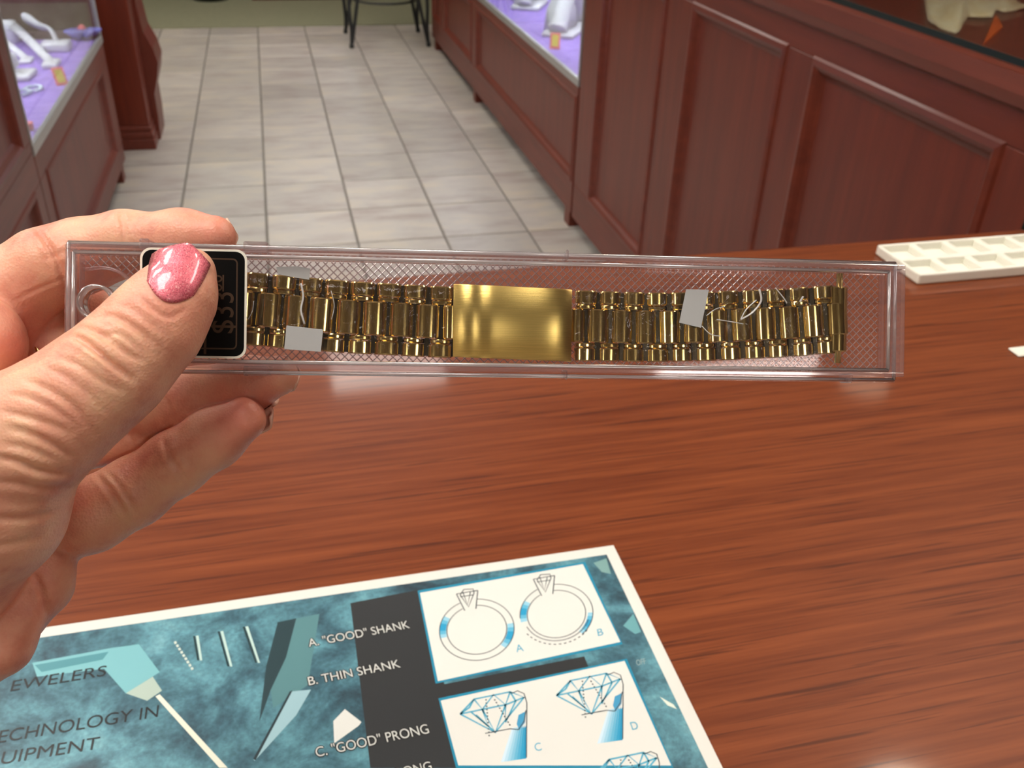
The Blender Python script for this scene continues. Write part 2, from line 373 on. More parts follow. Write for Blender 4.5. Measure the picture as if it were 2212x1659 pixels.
# ------------------------------------------------------------------ things inside the showcases
ZD = .523
M_pinktag = mat('pink_tag', lin(240, 120, 130), .6); M_yellow = mat('yellow_tag', lin(214, 196, 70), .6)
M_bow = mat('lilac_ribbon', lin(128, 126, 205), .5); M_crystal = mat('crystal', lin(205, 220, 240), .08, .3)
def d(px, py, z=ZD): return onz(px, py, z)
def up(v, h): return Vector((v.x, v.y, v.z+h))
def neck_stand(base, top_px, lab, sc=1.0):
    """white jewellery stand: padded foot, curved neck, paddle head"""
    b = d(*base); t = thing('jewelry_stand', lab, 'jewelry stand', b, 'white jewelry stands')
    bm = bmesh.new(); w = .052*sc; bmbox(bm, b.x-w, b.x+w*.8, b.y-w*.8, b.y+w*.8, ZD, ZD+.03*sc, .009, 3); from_bm('foot_pad', bm, M_white, t, True)
    h = onx(top_px[0], top_px[1], b.x-.10*sc)
    pts = catmull([up(b, .02), up(b, .06*sc).lerp(h, .15), b.lerp(h, .6)+Vector((0, 0, .02*sc)), h], 6); n = len(pts)
    bm = bmesh.new(); tube(bm, pts, [sc*(.020-.006*math.sin(math.pi*min(1, i/(n*.6)))+.018*max(0, (i/n-.55))*2) for i in range(n)], 12, .5, side=(0, 1, 0)); from_bm('neck', bm, M_white, t, True)
neck_stand((127, 108), (62, 42), 'white curved neck jewelry stand nearest the pillar')
def ramp_stand(a, b, lab, sc=1.0):
    pa, pb = d(*a), d(*b); t = thing('jewelry_ramp', lab, 'jewelry stand', pb, 'white jewelry ramps')
    bm = bmesh.new(); tube(bm, [up(pa, .06*sc), up(pa.lerp(pb, .5), .04*sc), up(pb, .012)], [.02*sc, .017*sc, .016*sc], 10, .5, side=(1, 0, 0)); from_bm('arm', bm, M_white, t, True)
    bm = bmesh.new(); bmbox(bm, pb.x-.024*sc, pb.x+.024*sc, pb.y-.045*sc, pb.y+.045*sc, ZD, ZD+.016*sc, .006, 2); from_bm('foot', bm, M_white, t, True)
    bm = bmesh.new(); bmbox(bm, pa.x-.05*sc, pa.x+.01*sc, pa.y-.03*sc, pa.y+.03*sc, ZD, ZD+.075*sc, .01, 2); from_bm('back_block', bm, M_white, t, True)
ramp_stand((36, 92), (112, 142), 'white sloping jewelry ramp left of the curved stand', 1.0)
ramp_stand((4, 112), (58, 134), 'white sloping jewelry ramp at the left glass edge', .8)
def bust(c, lab, w, rot, sc=1.0, hgt=.16):
    b = d(*c); t = thing('necklace_bust', lab, 'necklace bust', b, 'white necklace busts')
    ca, sa = math.cos(rot), math.sin(rot)
    L = lambda x, y, z: (b.x+ca*x-sa*y, b.y+sa*x+ca*y, ZD+z)
    bm = bmesh.new(); tube(bm, catmull([L(-.5*w, 0, .026), L(-.42*w, 0, .05), L(-.2*w, 0, hgt*.55), L(0, 0, hgt*.7), L(.2*w, 0, hgt*.55), L(.42*w, 0, .05), L(.5*w, 0, .026)], 5), .026*sc, 12); from_bm('collar', bm, M_white, t, True)
    bm = bmesh.new(); tube(bm, [L(0, .03, .0), L(0, .03, hgt*.4), L(0, .03, hgt*.65), L(0, .03, hgt)], [.42*w, .36*w, .2*w, .1*w], 18, .5, side=(ca, sa, 0)); from_bm('body', bm, M_white, t, True)
    bm = bmesh.new(); x0 = b.x; bmbox(bm, -.55*w, .55*w, -.07, .06, 0, .018, .006, 2); bm.transform(Matrix.Translation(b) @ Matrix.Rotation(rot, 4, 'Z')); from_bm('base', bm, M_white, t, True)
bust((1226, 66), 'large white necklace bust nearest the window corner', .30, 1.0, 1.5, .22)
bust((1142, 14), 'white necklace bust second from the window corner', .2, 1.1, 1.2, .16)
bust((1100, -8), 'white necklace bust farthest from the window corner', .18, 1.1, 1.2, .15)
bust((22, 168), 'small white bust standing low at the left showcase window', .10, 1.5, .8, .09)
def price_tag(c, lab, h, tilt):
    b = d(*c); t = thing('price_tag', lab, 'price tag', b, 'tags standing in the showcases')
    Mx = Matrix.Translation(b) @ Matrix.Rotation(tilt, 4, 'Z') @ Matrix.Rotation(-.5, 4, 'X')
    bm = bmesh.new(); bmbox(bm, -h*.32, h*.32, -.003, .003, 0, h, .001, 1); bm.transform(Mx); from_bm('card', bm, M_pinktag, t)
    bm = bmesh.new(); bmbox(bm, -h*.2, h*.2, -.0045, -.003, h*.14, h*.86); bm.transform(Mx); from_bm('face', bm, M_yellow, t)
price_tag((136, 184), 'yellow tag with pink border in the left showcase', .055, .5)
price_tag((1198, 106), 'yellow tag with pink border under the large bust', .06, -.3)
bw = d(182, 84); t = thing('ribbon_bow', 'lilac ribbon bow with pink centre in the left showcase', 'bow', bw)
for k in range(7):
    a = k*2*math.pi/7; bm = bmesh.new(); c_ = Vector((bw.x+.035*math.cos(a), bw.y+.04*math.sin(a), ZD+.024))
    tube(bm, [Vector((bw.x, bw.y, ZD+.03)), c_, c_+Vector((.03*math.cos(a), .03*math.sin(a), .01))], [.006, .02, .005], 8, .7); from_bm('petal', bm, M_bow, t, True)
bm = bmesh.new(); tube(bm, [up(bw, .02), up(bw, .035), up(bw, .05)], [.012, .017, .006], 10); from_bm('centre', bm, M_pinktag, t, True)
for i, (c, lab) in enumerate((((48, 205), 'sparkling crystal bracelet nearest the left post'), ((74, 196), 'sparkling crystal bracelet right of its twin on the purple deck'))):
    b = d(*c); t = thing('crystal_bracelet', lab, 'bracelet', b, 'crystal bracelets')
    bm = bmesh.new()
    for k in range(12):
        a = k*math.pi/6; q = Vector((b.x+.022*math.cos(a), b.y+.03*math.sin(a), ZD+.007)); bmesh.ops.create_icosphere(bm, subdivisions=1, radius=.0065, matrix=Matrix.Translation(q))
    from_bm('stones', bm, M_crystal, t)
b = d(62, 280); tt = thing('ring_box', 'tiny pink ring box in the near corner of the left showcase', 'box', b)
box('base', b.x-.012, b.x+.012, b.y-.012, b.y+.012, ZD, ZD+.012, M_pinktag, tt, .002); box('lid', b.x-.013, b.x+.013, b.y-.013, b.y+.013, ZD+.012, ZD+.02, M_pinktag, tt, .003)

# inside the near right counter: crumpled cream bag with an orange card
M_cream = noisy('cream_plastic_bag', lin(250, 236, 206), lin(236, 212, 168), 30, .28, .3)
M_orange = mat('orange_card', lin(214, 92, 30), .5)
b = onz(2090, 30, .93); N = 30; vs = []; fs = []
for i in range(N):
    for j in range(N):
        u, v = i/(N-1), j/(N-1); px = 1993+250*u
        yb = float(np.interp(px, [1993, 1999, 2030, 2062, 2072, 2086, 2140, 2150, 2165, 2250], [-10, 48, 70, 79, 74, 44, 48, 28, 34, 14]))
        q = onz(px+6*noise.noise(Vector((v*5, 2, u))), yb+(-75-yb)*v, .93)
        hgt = .03*math.sin(math.pi*min(1, v*1.2+.05))*math.sin(math.pi*min(1, max(0, u*.9+.08)))*(1+1.1*noise.noise(Vector((u*6, v*4, 3))))+.010*abs(noise.noise(Vector((u*14, v*9, 8))))
        vs.append((q.x, q.y, .9335+max(0, hgt)))
for i in range(N-1):
    for j in range(N-1): fs.append((i*N+j, (i+1)*N+j, (i+1)*N+j+1, i*N+j+1))
t = thing('plastic_bag', 'crumpled cream plastic bag under the right counter glass', 'bag', b)
o = mesh('sheet', vs, fs, M_cream, t, True); so = o.modifiers.new('thick', 'SOLIDIFY'); so.thickness = .002
pa, pb, pc = onz(2122, 100, .9315), onz(2150, 35, .945), onz(2165, 62, .9315)
tag(mesh('card', [pa, pb, pc, up(pa, .004), up(pb, .004), up(pc, .004)], [(0, 1, 2), (3, 4, 5), (0, 1, 4, 3), (1, 2, 5, 4), (2, 0, 3, 5)], M_orange), 'folded orange card beside the cream plastic bag', 'card')

# ------------------------------------------------------------------ table
ZT = .91; YT = .806
TB = thing('counter_table', 'reddish brown wood grain counter table in the foreground', 'table', (0, .4, 0))
o = box('top', -1.05, .945, -.02, YT, ZT-.038, ZT, M_table, TB, .009, 4); 
for f in o.data.polygons: f.use_smooth = False
box('front_panel', -1.0, .93, .74, .76, 0, ZT-.038, M_cherry, TB); box('side_panel', -1.0, -.98, .06, .74, 0, ZT-.038, M_cherry, TB); box('side_panel', .91, .93, .06, .74, 0, ZT-.038, M_cherry, TB)
# ------------------------------------------------------------------ white sorting tray
M_tray = mat('white_tray_plastic', lin(236, 234, 222), .3, Subsurface_Weight=.15, Subsurface_Radius=(.01, .01, .01))
TRY = thing('sorting_tray', 'white plastic sorting tray with two rows of compartments', 'tray', (.69, .745, ZT))
_c = onz(1895, 528, ZT+.011); tx0, tx1, ty0, ty1, thh = _c.x, .775, .694, _c.y, .011
box('base', tx0+.002, tx1-.002, ty0+.002, ty1-.002, ZT, ZT+.003, M_tray, TRY)
for k in range(3):
    y = ty0+(ty1-ty0)*k/2; box('long_wall', tx0, tx1, max(ty0, y-.004), min(ty1, y+.004), ZT, ZT+thh, M_tray, TRY, .0018, 2)
for k in range(6):
    x = tx0+(tx1-tx0)*k/5
    for a, b_ in ((ty0+.003, (ty0+ty1)/2-.003), ((ty0+ty1)/2+.003, ty1-.003)):
        box('divider', max(tx0, x-.004), min(tx1, x+.004), a, b_, ZT, ZT+thh-.0005, M_tray, TRY, .0018, 2)
# upright acrylic holder at the right edge, small white scrap
AH = thing('sign_holder', 'clear acrylic sign holder standing at the right table edge', 'holder', (.84, .79, ZT))
box('pane', .79, .9, .7985, .8025, ZT, ZT+.16, M_glass, AH, .001, 1); box('edge', .7875, .79, .7985, .8025, ZT, ZT+.16, M_glass_edge, AH)
box('foot', .7875, .9, .775, .8035, ZT, ZT+.003, M_glass, AH, .001, 1)
pp = onz(2216, 762, ZT); tag(box('paper_scrap', pp.x-.012, pp.x+.016, pp.y-.006, pp.y+.008, ZT, ZT+.002, M_tray, None, .0008, 1), 'small white paper scrap at the right table edge', 'paper')

# ------------------------------------------------------------------ printed chart on the table
ZP = ZT+.0009
M_paper = mat('laminated_paper', lin(218, 218, 212), .22, Coat_Weight=.3, Coat_Roughness=.1)
def teal_mat():
    m = mat('teal_photo_print', lin(70, 120, 124), .28); t = NT(m); mp = t.coord('Object', (28, 28, 28))
    n = t.n('TexNoise', i_Scale=1.0, i_Detail=6, i_Roughness=.6, i_Distortion=.5); t.l(mp, 0, n, 'Vector')
    r = t.ramp(n, 'Fac', [(.3, lin(46, 62, 72)), (.45, lin(66, 104, 118)), (.58, lin(96, 148, 162)), (.75, lin(124, 176, 186))])
    mp2 = t.coord('Object', (500,)*3); n2 = t.n('TexNoise', i_Scale=1.0, i_Detail=2); t.l(mp2, 0, n2, 'Vector')
    r2 = t.ramp(n2, 'Fac', [(.3, (.75, .75, .75, 1)), (.7, (1.1, 1.1, 1.1, 1))])
    mx = t.mix(r, 0, r2, 0, mode='MULTIPLY', f=1.0); t.l(mx, 2, t.b, 'Base Color'); return m
M_teal = teal_mat()
ink = {}
def inkm(r, g, b):
    k = (r, g, b)
    if k not in ink: ink[k] = mat('ink_%d_%d_%d' % k, lin(r, g, b), .3)
    return ink[k]
pA, pB = onz(1325, 1180, ZT), onz(0, 1421, ZT)
CHART = thing('repair_chart', 'laminated teal jewelry repair chart lying on the table', 'chart', (pA.x-.2, pA.y-.14, ZT))
px1 = pA.x; py1 = pA.y; px0 = px1-.432; py0 = py1-.28
o = box('sheet', px0, px1, py0, py1, ZT+.0002, ZP, M_paper, CHART)
LAY = [0]
def T(px, py, lay=1):
    v = onz(px, py, ZP); v.z = ZP+.00004*lay; return v
def flat(name, pts, m, lay=1, world=False):
    vs = [Vector((p[0], p[1], ZP+.00004*lay)) if world else T(p[0], p[1], lay) for p in pts]
    n = len(vs); return mesh(name, vs, [tuple(range(n))], m, CHART)
def strokes(name, lines, w, m, lay=6):
    """printed line work: thin flat ribbons, w in metres"""
    vs, fs = [], []
    for ln in lines:
        q = [T(a, b, lay) for a, b in ln]; base = len(vs)
        for i, p in enumerate(q):
            tg = (q[min(i+1, len(q)-1)]-q[max(i-1, 0)]); tg.z = 0; tg.normalize(); nn = Vector((-tg.y, tg.x, 0))*w/2
            vs += [p+nn, p-nn]
        for i in range(len(q)-1): fs.append((base+2*i, base+2*i+1, base+2*i+3, base+2*i+2))
    return mesh(name, vs, fs, m, CHART)
mg = .0068
flat('photo_print', [(px0+mg, py1-mg*1.05), (px1-mg, py1-mg*1.05), (px1-mg, py0+mg), (px0+mg, py0+mg)], M_teal, 1, True)
flat('dark_column', [(757, 1303), (905, 1274), (960, 1478), (1262, 1418), (1272, 1443), (952, 1512), (985, 1659), (800, 1659)], inkm(48, 50, 52), 2)
blue = inkm(36, 132, 164); wht = inkm(216, 217, 212)
def panel(q, lay=3):
    flat('panel_border', q, blue, lay)
    c = [sum(p[k] for p in q)/len(q) for k in (0, 1)]
    flat('panel_field', [(p[0]+(5 if p[0] < c[0] else -5), p[1]+(5 if p[1] < c[1] else -5)) for p in q], wht, lay+1)
panel([(902, 1276), (1264, 1214), (1345, 1392), (941, 1477)])
panel([(947, 1509), (1354, 1423), (1455, 1659), (985, 1659)])
def ring(c, w, h, rot, th):
    ca, sa = math.cos(rot), math.sin(rot)
    E = lambda s, t0=0, t1=360, n=48: [(c[0]+ca*w*s*math.cos(math.radians(t0+(t1-t0)*k/n))-sa*h*s*math.sin(math.radians(t0+(t1-t0)*k/n)), c[1]+sa*w*s*math.cos(math.radians(t0+(t1-t0)*k/n))+ca*h*s*math.sin(math.radians(t0+(t1-t0)*k/n))) for k in range(n+1)]
    return E
def band(E, a, b, s0, s1):
    for k in range(6):
        f = abs((k+.5)/6-.5)*2; m = inkm(int(20+150*f), int(140+70*f), int(190+35*f))
        t0, t1 = a+(b-a)*k/6, a+(b-a)*(k+1)/6
        flat('ring_shading', E(s1, t0, t1, 4)+E(s0, t0, t1, 4)[::-1], m, 5)
grey = inkm(70, 80, 86)
E1 = ring((1030, 1361), 81, 66, -.12, 0)
band(E1, 172, 215, .82, 1); band(E1, -5, 45, .82, 1)
strokes('ring_outline', [E1(1), E1(.80)], .0005, grey)
E2 = ring((1202, 1327), 79, 64, -.12, 0)
band(E2, 172, 215, .82, 1); band(E2, 5, 50, .86, 1)
strokes('ring_outline', [E2(1, -180, 50), E2(.80), E2(.9, 20, 160)], .0005, grey)
strokes('dashed_outline', [E2(1.02, 40+i*8, 44+i*8, 3) for i in range(14)], .0006, grey)
for (x, y) in ((1008, 1300), (1174, 1268)):
    flat('ring_setting', [(x-22, y-16), (x+24, y-22), (x+20, y+18), (x-6, y+22)], wht, 7)
    strokes('ring_setting_outline', [[(x-22, y-16), (x-4, y+20)], [(x+24, y-24), (x+20, y+16)], [(x-22, y-16), (x+24, y-24)], [(x-14, y-14), (x+4, y+12), (x+16, y-18)], [(x-14, y-14), (x-6, y-26), (x+14, y-27), (x+16, y-18)], [(x-14, y-10), (x+14, y-14)], [(x-8, y-20), (x+2, y+8), (x+8, y-20)]], .0006, grey, 8)
lb = inkm(88, 168, 196)
def gem(x, y, s=1.0):
    g = lambda a, b: (x+a*s, y+b*s-.0*a)
    L = [[g(-68, 8), g(-38, -24), g(40, -40), g(70, -28), g(8, 48), g(-68, 8)], [g(-68, 8), g(-20, -2), g(30, -12), g(70, -28)], [g(-38, -24), g(-20, -2), g(4, -34), g(30, -12), g(40, -40)],
         [g(-20, -2), g(8, 48), g(30, -12)], [g(-44, 4), g(-8, 34), g(-20, -2)], [g(30, -12), g(30, 26), g(52, -20)], [g(-34, 10), g(8, 48)], [g(-68, 8), g(-48, -6), g(-38, -24)], [g(52, -20), g(40, -40)]]
    strokes('gem_outline', L, .0009, lb)
    strokes('gem_dotted', [[g(-12+2*i*.3, -24+i*7), g(-12+2*i*.3, -21+i*7)] for i in range(12)]+[[g(6+i*3.6, -24+i*6), g(7.5+i*3.6, -21+i*6)] for i in range(10)], .0007, grey)
    n = 8
    for k in range(n):
        f = k/(n-1); m = inkm(int(200-170*f), int(222-80*f), int(236-50*f))
        xa, xb = 20+55*k/n, 20+55*(k+1)/n
        flat('prong_shading', [g(xa, 112-4*k/n*2), g(xb, 112-4*(k+1)/n*2), g(44+31*(k+1)/n, 38-3*(k+1)/n*2), g(44+31*k/n, 38)], m, 5)
    strokes('prong_outline', [[g(75, 102), g(76, -16), g(70, -36), g(56, -42), g(42, -36)], [g(-14, 50), g(40, 40), g(58, 42)], [g(58, 42), g(70, 24), g(74, 0)]], .0005, grey, 7)
    flat('prong_tip_shading', [g(58, 10), g(74, 2), g(72, 26), g(60, 42), g(54, 30)], inkm(70, 150, 190), 6)
gem(1062, 1535); gem(1270, 1495); gem(1352, 1664, .95)
# photographed tools printed on the chart
tq = lambda n, pts, c, lay=2: flat(n, pts, inkm(*c), lay)
tq('printed_tool', [(70, 1432), (240, 1400), (300, 1392), (345, 1452), (272, 1498), (225, 1445), (80, 1462)], (118, 178, 186))
tq('printed_tool', [(75, 1437), (235, 1408), (222, 1425), (90, 1452)], (78, 140, 150), 3)
tq('printed_tool', [(272, 1498), (330, 1462), (350, 1492), (318, 1514)], (168, 186, 176), 3)
tq('printed_needle', [(336, 1505), (345, 1500), (492, 1659), (474, 1659)], (222, 222, 206), 4)
for x0, y0, x1, y1 in ((425, 1374, 435, 1427), (478, 1364, 500, 1440), (532, 1354, 560, 1432)):
    tq('printed_pin', [(x0-8, y0), (x0-3, y0), (x1-4, y1), (x1-9, y1)], (34, 58, 62), 3)
    tq('printed_pin', [(x0-2, y0), (x0+4, y0-1), (x1+2, y1), (x1-3, y1)], (180, 206, 200), 3)
strokes('printed_chain', [[(378+i*4.5, 1386+i*7), (380+i*4.5, 1391+i*7)] for i in range(9)], .0012, inkm(196, 206, 196), 4)
tq('printed_blade', [(640, 1336), (690, 1326), (665, 1480), (590, 1530), (585, 1490), (618, 1420)], (86, 130, 136), 2)
tq('printed_blade', [(628, 1494), (672, 1490), (640, 1545), (550, 1644), (547, 1640)], (150, 186, 196), 3)
tq('printed_blade', [(626, 1494), (632, 1492), (552, 1643), (547, 1640)], (34, 48, 54), 4)
tq('printed_stone', [(720, 1558), (745, 1532), (781, 1560), (775, 1568), (722, 1606)], (214, 216, 212), 3)
tq('printed_stone', [(1282, 1216), (1310, 1206), (1320, 1240), (1300, 1236)], (120, 158, 156), 2)
tq('printed_stone', [(1346, 1352), (1368, 1326), (1385, 1365), (1372, 1370)], (104, 160, 166), 2)
tq('printed_stone', [(1425, 1505), (1455, 1522), (1462, 1532), (1442, 1524)], (214, 222, 210), 2)
tq('printed_shadow', [(585, 1490), (618, 1420), (640, 1336), (600, 1344), (575, 1440), (560, 1560)], (40, 62, 68), 2)
# lettering
def text_mesh(txt):
    c = bpy.data.curves.new('text', 'FONT'); c.body = txt; c.size = 1; o = bpy.data.objects.new('text', c); COL.objects.link(o)
    dg = bpy.context.evaluated_depsgraph_get(); me = bpy.data.meshes.new_from_object(o.evaluated_get(dg)); vs = [tuple(v.co) for v in me.vertices]; fs = [tuple(p.vertices) for p in me.polygons]
    bpy.data.objects.remove(o); bpy.data.curves.remove(c); bpy.data.meshes.remove(me); return np.array(vs), fs
def lettering(name, txt, a, b, capx, m, lay=5, outline=None):
    """baseline from pixel a to pixel b, capx = a pixel above a (cap height)"""
    vs, fs = text_mesh(txt); A, B, Cc = T(*a, lay), T(*b, lay), T(*capx, lay)
    w = vs[:, 0].max()-vs[:, 0].min(); x0 = vs[:, 0].min(); cap = .70
    pos = lambda v, lz: A+(B-A)*((v[0]-x0)/w)+(Cc-A)*(v[1]/cap)+Vector((0, 0, lz))
    if outline:
        for dx, dy in ((-.0005, 0), (.0005, 0), (0, .0005), (0, -.0005)):
            mesh('letter_outline', [pos(v, -.00003)+Vector((dx, dy, 0)) for v in vs], fs, outline, CHART)
    return mesh(name, [pos(v, 0) for v in vs], fs, m, CHART)
drk, lgt, blk = inkm(28, 32, 34), inkm(206, 208, 204), inkm(24, 24, 24)
lettering('lettering', 'EWELERS', (22, 1494), (228, 1460), (29, 1470), drk)
lettering('lettering', 'ECHNOLOGY IN', (-6, 1606), (341, 1549), (2, 1578), drk)
lettering('lettering', 'UIPMENT', (0, 1652), (212, 1618), (8, 1624), drk)
lettering('lettering', 'A. "GOOD" SHANK', (668, 1398), (886, 1357), (664, 1381), lgt, 6, blk)
lettering('lettering', 'B. THIN SHANK', (668, 1481), (866, 1442), (664, 1463), lgt, 6, blk)
lettering('lettering', 'C. "GOOD" PRONG', (684, 1636), (928, 1584), (680, 1615), lgt, 6, blk)
lettering('lettering', 'D. THIN PRONG', (735, 1706), (934, 1663), (731, 1687), lgt, 6, blk)
lettering('panel_letter', 'A', (1116, 1410), (1132, 1407), (1112, 1394), lb, 8)
lettering('panel_letter', 'B', (1292, 1375), (1304, 1372), (1289, 1360), lb, 8)
lettering('panel_letter', 'C', (1157, 1624), (1171, 1621), (1153, 1607), lb, 8)
lettering('panel_letter', 'D', (1366, 1578), (1380, 1575), (1360, 1561), lb, 8)
lettering('printed_word', 'OFF', (1376, 1438), (1396, 1434), (1373, 1426), inkm(150, 168, 168), 3)

# ------------------------------------------------------------------ clear case, in its own frame
q0, q1, q2 = P(125, 511, .2213), P(1961, 559, .2432), P(1946, 826, .2432)
ex = (q1-q0); BL = ex.length; ex.normalize(); ey = (q1-q2); ey = (ey-ex*ey.dot(ex)); BH = ey.length; ey.normalize(); ez = ex.cross(ey)
O = (q0+q1)/2-ey*BH/2
MB = Matrix(((ex.x, ey.x, ez.x, O.x), (ex.y, ey.y, ez.y, O.y), (ex.z, ey.z, ez.z, O.z), (0, 0, 0, 1))); MBi = MB.inverted()
def bl(px, py, z):
    c = MBi @ CAM; r = (MBi.to_3x3() @ ray(px, py)); return c+r*((z-c.z)/r.z)
BT = .0105; hx, hy = BL/2, BH/2
CASE = thing('watch_band_case', 'long clear plastic watch band case held over the table', 'case', M=MB)
wt = .0011; ins = .0016; zm = -.0055
# back tray: panel with hang hole
hc = bl(224, 657, -BT); hr = .0036; sq = .0046
bm = bmesh.new(); nseg = 24
X = [-hx, hc.x-sq, hc.x+sq, hx]; Y = [-hy, hc.y-sq, hc.y+sq, hy]
for i in range(3):
    for j in range(3):
        if i == 1 and j == 1: continue
        bm.faces.new([bm.verts.new((X[a], Y[b_], -BT)) for a, b_ in ((i, j), (i+1, j), (i+1, j+1), (i, j+1))])
ci = [bm.verts.new((hc.x+hr*math.cos(k*2*math.pi/nseg), hc.y+hr*math.sin(k*2*math.pi/nseg), -BT)) for k in range(nseg)]
def sqp(k):
    a = k*2*math.pi/nseg; c, s = math.cos(a), math.sin(a); m_ = max(abs(c), abs(s)); return (hc.x+sq*c/m_, hc.y+sq*s/m_, -BT)
co = [bm.verts.new(sqp(k)) for k in range(nseg)]
for k in range(nseg): bm.faces.new((ci[k], ci[(k+1) % nseg], co[(k+1) % nseg], co[k]))
bmesh.ops.remove_doubles(bm, verts=bm.verts, dist=1e-6)
o = from_bm('back_panel', bm, M_plastic, CASE, local=True); so = o.modifiers.new('thick', 'SOLIDIFY'); so.thickness = .0009; so.offset = 1
# walls of the two shells
def shell(name, x0, x1, y0, y1, z0, z1, w, m, par=CASE):
    bm = bmesh.new()
    bmbox(bm, x0, x1, y1-w, y1, z0, z1, .00025, 1); bmbox(bm, x0, x1, y0, y0+w, z0, z1, .00025, 1)
    bmbox(bm, x0, x0+w, y0+w, y1-w, z0, z1, .00025, 1); bmbox(bm, x1-w, x1, y0+w, y1-w, z0, z1, .00025, 1)
    return from_bm(name, bm, m, par, local=True)
shell('tray_wall', -hx, hx, -hy, hy, -BT+.0009, zm, wt, M_plastic_edge)
shell('lid_wall', -hx+ins, hx-ins*.3, -hy+ins*.9, hy-ins, zm, 0, wt, M_plastic_edge)
box('lid_front', -hx+ins+wt, hx-ins*.3-wt, -hy+ins*.9+wt, hy-ins-wt, -.0010, -.0001, M_lid, CASE, local=True)
for nm, (x0, x1, y0, y1, z), rr in (('lid_highlight', (-hx+ins+.0016, hx-ins-.0028, -hy+ins+.0016, hy-ins-.0018, -.0012), .0005), ('rim_highlight', (-hx+.0006, hx-.0006, -hy+.0006, hy-.0006, -.0052), .0005)):  # added thin bars standing for highlight lines along lid and rim
    bm = bmesh.new(); c4 = [(x0, y0, z), (x1, y0, z), (x1, y1, z), (x0, y1, z)]
    for k in range(4): tube(bm, [c4[k], c4[(k+1) % 4]], rr, 8)
    from_bm(nm, bm, M_whitened, CASE, True, local=True)
shell('tray_lip', -hx+.0024, hx-.0024, -hy+.0026, hy-.0026, -BT+.0009, -BT+.0034, .0007, M_plastic_edge)
# hinge tabs and seam ticks
for (a, b_, c, e) in ((300, 322, 514, 541), (525, 578, 520, 540), (1223, 1229, 541, 556)):
    v0, v1 = bl(a, c, -.002), bl(b_, e, -.002); box('hinge_tab', v0.x, v1.x, hy-.0022, hy+.0004, -.009, -.002, M_plastic_edge, CASE, .0003, 1, local=True)
for (a, b_) in ((525, 580), (1221, 1226), (1838, 1843)):
    v0, v1 = bl(a, 800, -.002), bl(b_, 815, -.002); box('hinge_tab', v0.x, v1.x, -hy-.0003, -hy+.0022, -.009, -.002, M_plastic_edge, CASE, .0003, 1, local=True)
# hang-hole collar
def ringmesh(name, r0, r1, z0, z1, m, n=32):
    vs = []; fs = []
    for k in range(n):
        c, s = math.cos(k*2*math.pi/n), math.sin(k*2*math.pi/n)
        vs += [(hc.x+r0*c, hc.y+r0*s, z0), (hc.x+r1*c, hc.y+r1*s, z0), (hc.x+r1*c, hc.y+r1*s, z1), (hc.x+r0*c, hc.y+r0*s, z1)]
    for k in range(n):
        a, b_ = 4*k, 4*((k+1) % n)
        for q in range(4): fs.append((a+q, a+(q+1) % 4, b_+(q+1) % 4, b_+q))
    return mesh(name, vs, fs, m, CASE, True, local=True)
ringmesh('hang_hole_collar', .0036, .0044, -BT+.0009, -BT+.0065, M_whitened)
rp = [(hc.x+.0090*math.cos(a*math.pi/40), hc.y+.0090*math.sin(a*math.pi/40), -BT+.0016) for a in range(-24, 25)]
bm = bmesh.new(); tube(bm, [(-hx+.003, rp[0][1], -BT+.0016)]+rp+[(-hx+.003, rp[-1][1], -BT+.0016)], .0005, 8, side=(0, 0, 1)); from_bm('hang_hole_rim', bm, M_plastic_edge, CASE, True, local=True)
# diamond ridges moulded into the back panel
bm = bmesh.new(); zr = -BT+.0009; sp = .00205; rw, rh = .00017, .00022
xa, xb, ya, yb = -hx+.0032, hx-.0032, -hy+.0034, hy-.0034
def ridge(p, q):
    dv = Vector((q[0]-p[0], q[1]-p[1], 0)); L = dv.length
    if L < .0006: return
    dv.normalize(); nn = Vector((-dv.y, dv.x, 0))*rw; P0 = Vector((*p, zr)); P1 = Vector((*q, zr)); uz = Vector((0, 0, rh))
    v = [bm.verts.new(x) for x in (P0+nn, P0-nn, P0+uz, P1+nn, P1-nn, P1+uz)]
    for f in ((0, 3, 5, 2), (1, 2, 5, 4), (0, 2, 1), (3, 4, 5), (0, 1, 4, 3)): bm.faces.new([v[i] for i in f])
hgt = yb-ya; kk = int((xb-xa+hgt)/sp)
for s in (1, -1):
    for k in range(kk+1):
        x0 = xa-hgt+k*sp if s == 1 else xa+k*sp       # x at y = ya
        t0, t1 = 0, hgt
        if s == 1: t0, t1 = max(0, xa-x0), min(hgt, xb-x0)
        else: t0, t1 = max(0, x0-xb), min(hgt, x0-xa)
        if t1 <= t0: continue
        pts = [t0, t1]; A_ = Vector((x0+s*t0, ya+t0)); D_ = Vector((s, 1))   # cut out the hang hole
        cc = Vector((hc.x, hc.y))-Vector((x0, ya)); tm = cc.dot(D_)/2; dist = (cc-D_*tm).length; R_ = .0095
        segs = [(t0, t1)]
        if dist < R_:
            h_ = math.sqrt(R_*R_-dist*dist)/math.sqrt(2); segs = [(t0, min(t1, tm-h_)), (max(t0, tm+h_), t1)]
        for a, b_ in segs:
            if b_ > a: ridge((x0+s*a, ya+a), (x0+s*b_, ya+b_))
tag(from_bm('diamond_ridges', bm, M_ridge, CASE, local=True), kind='stuff')
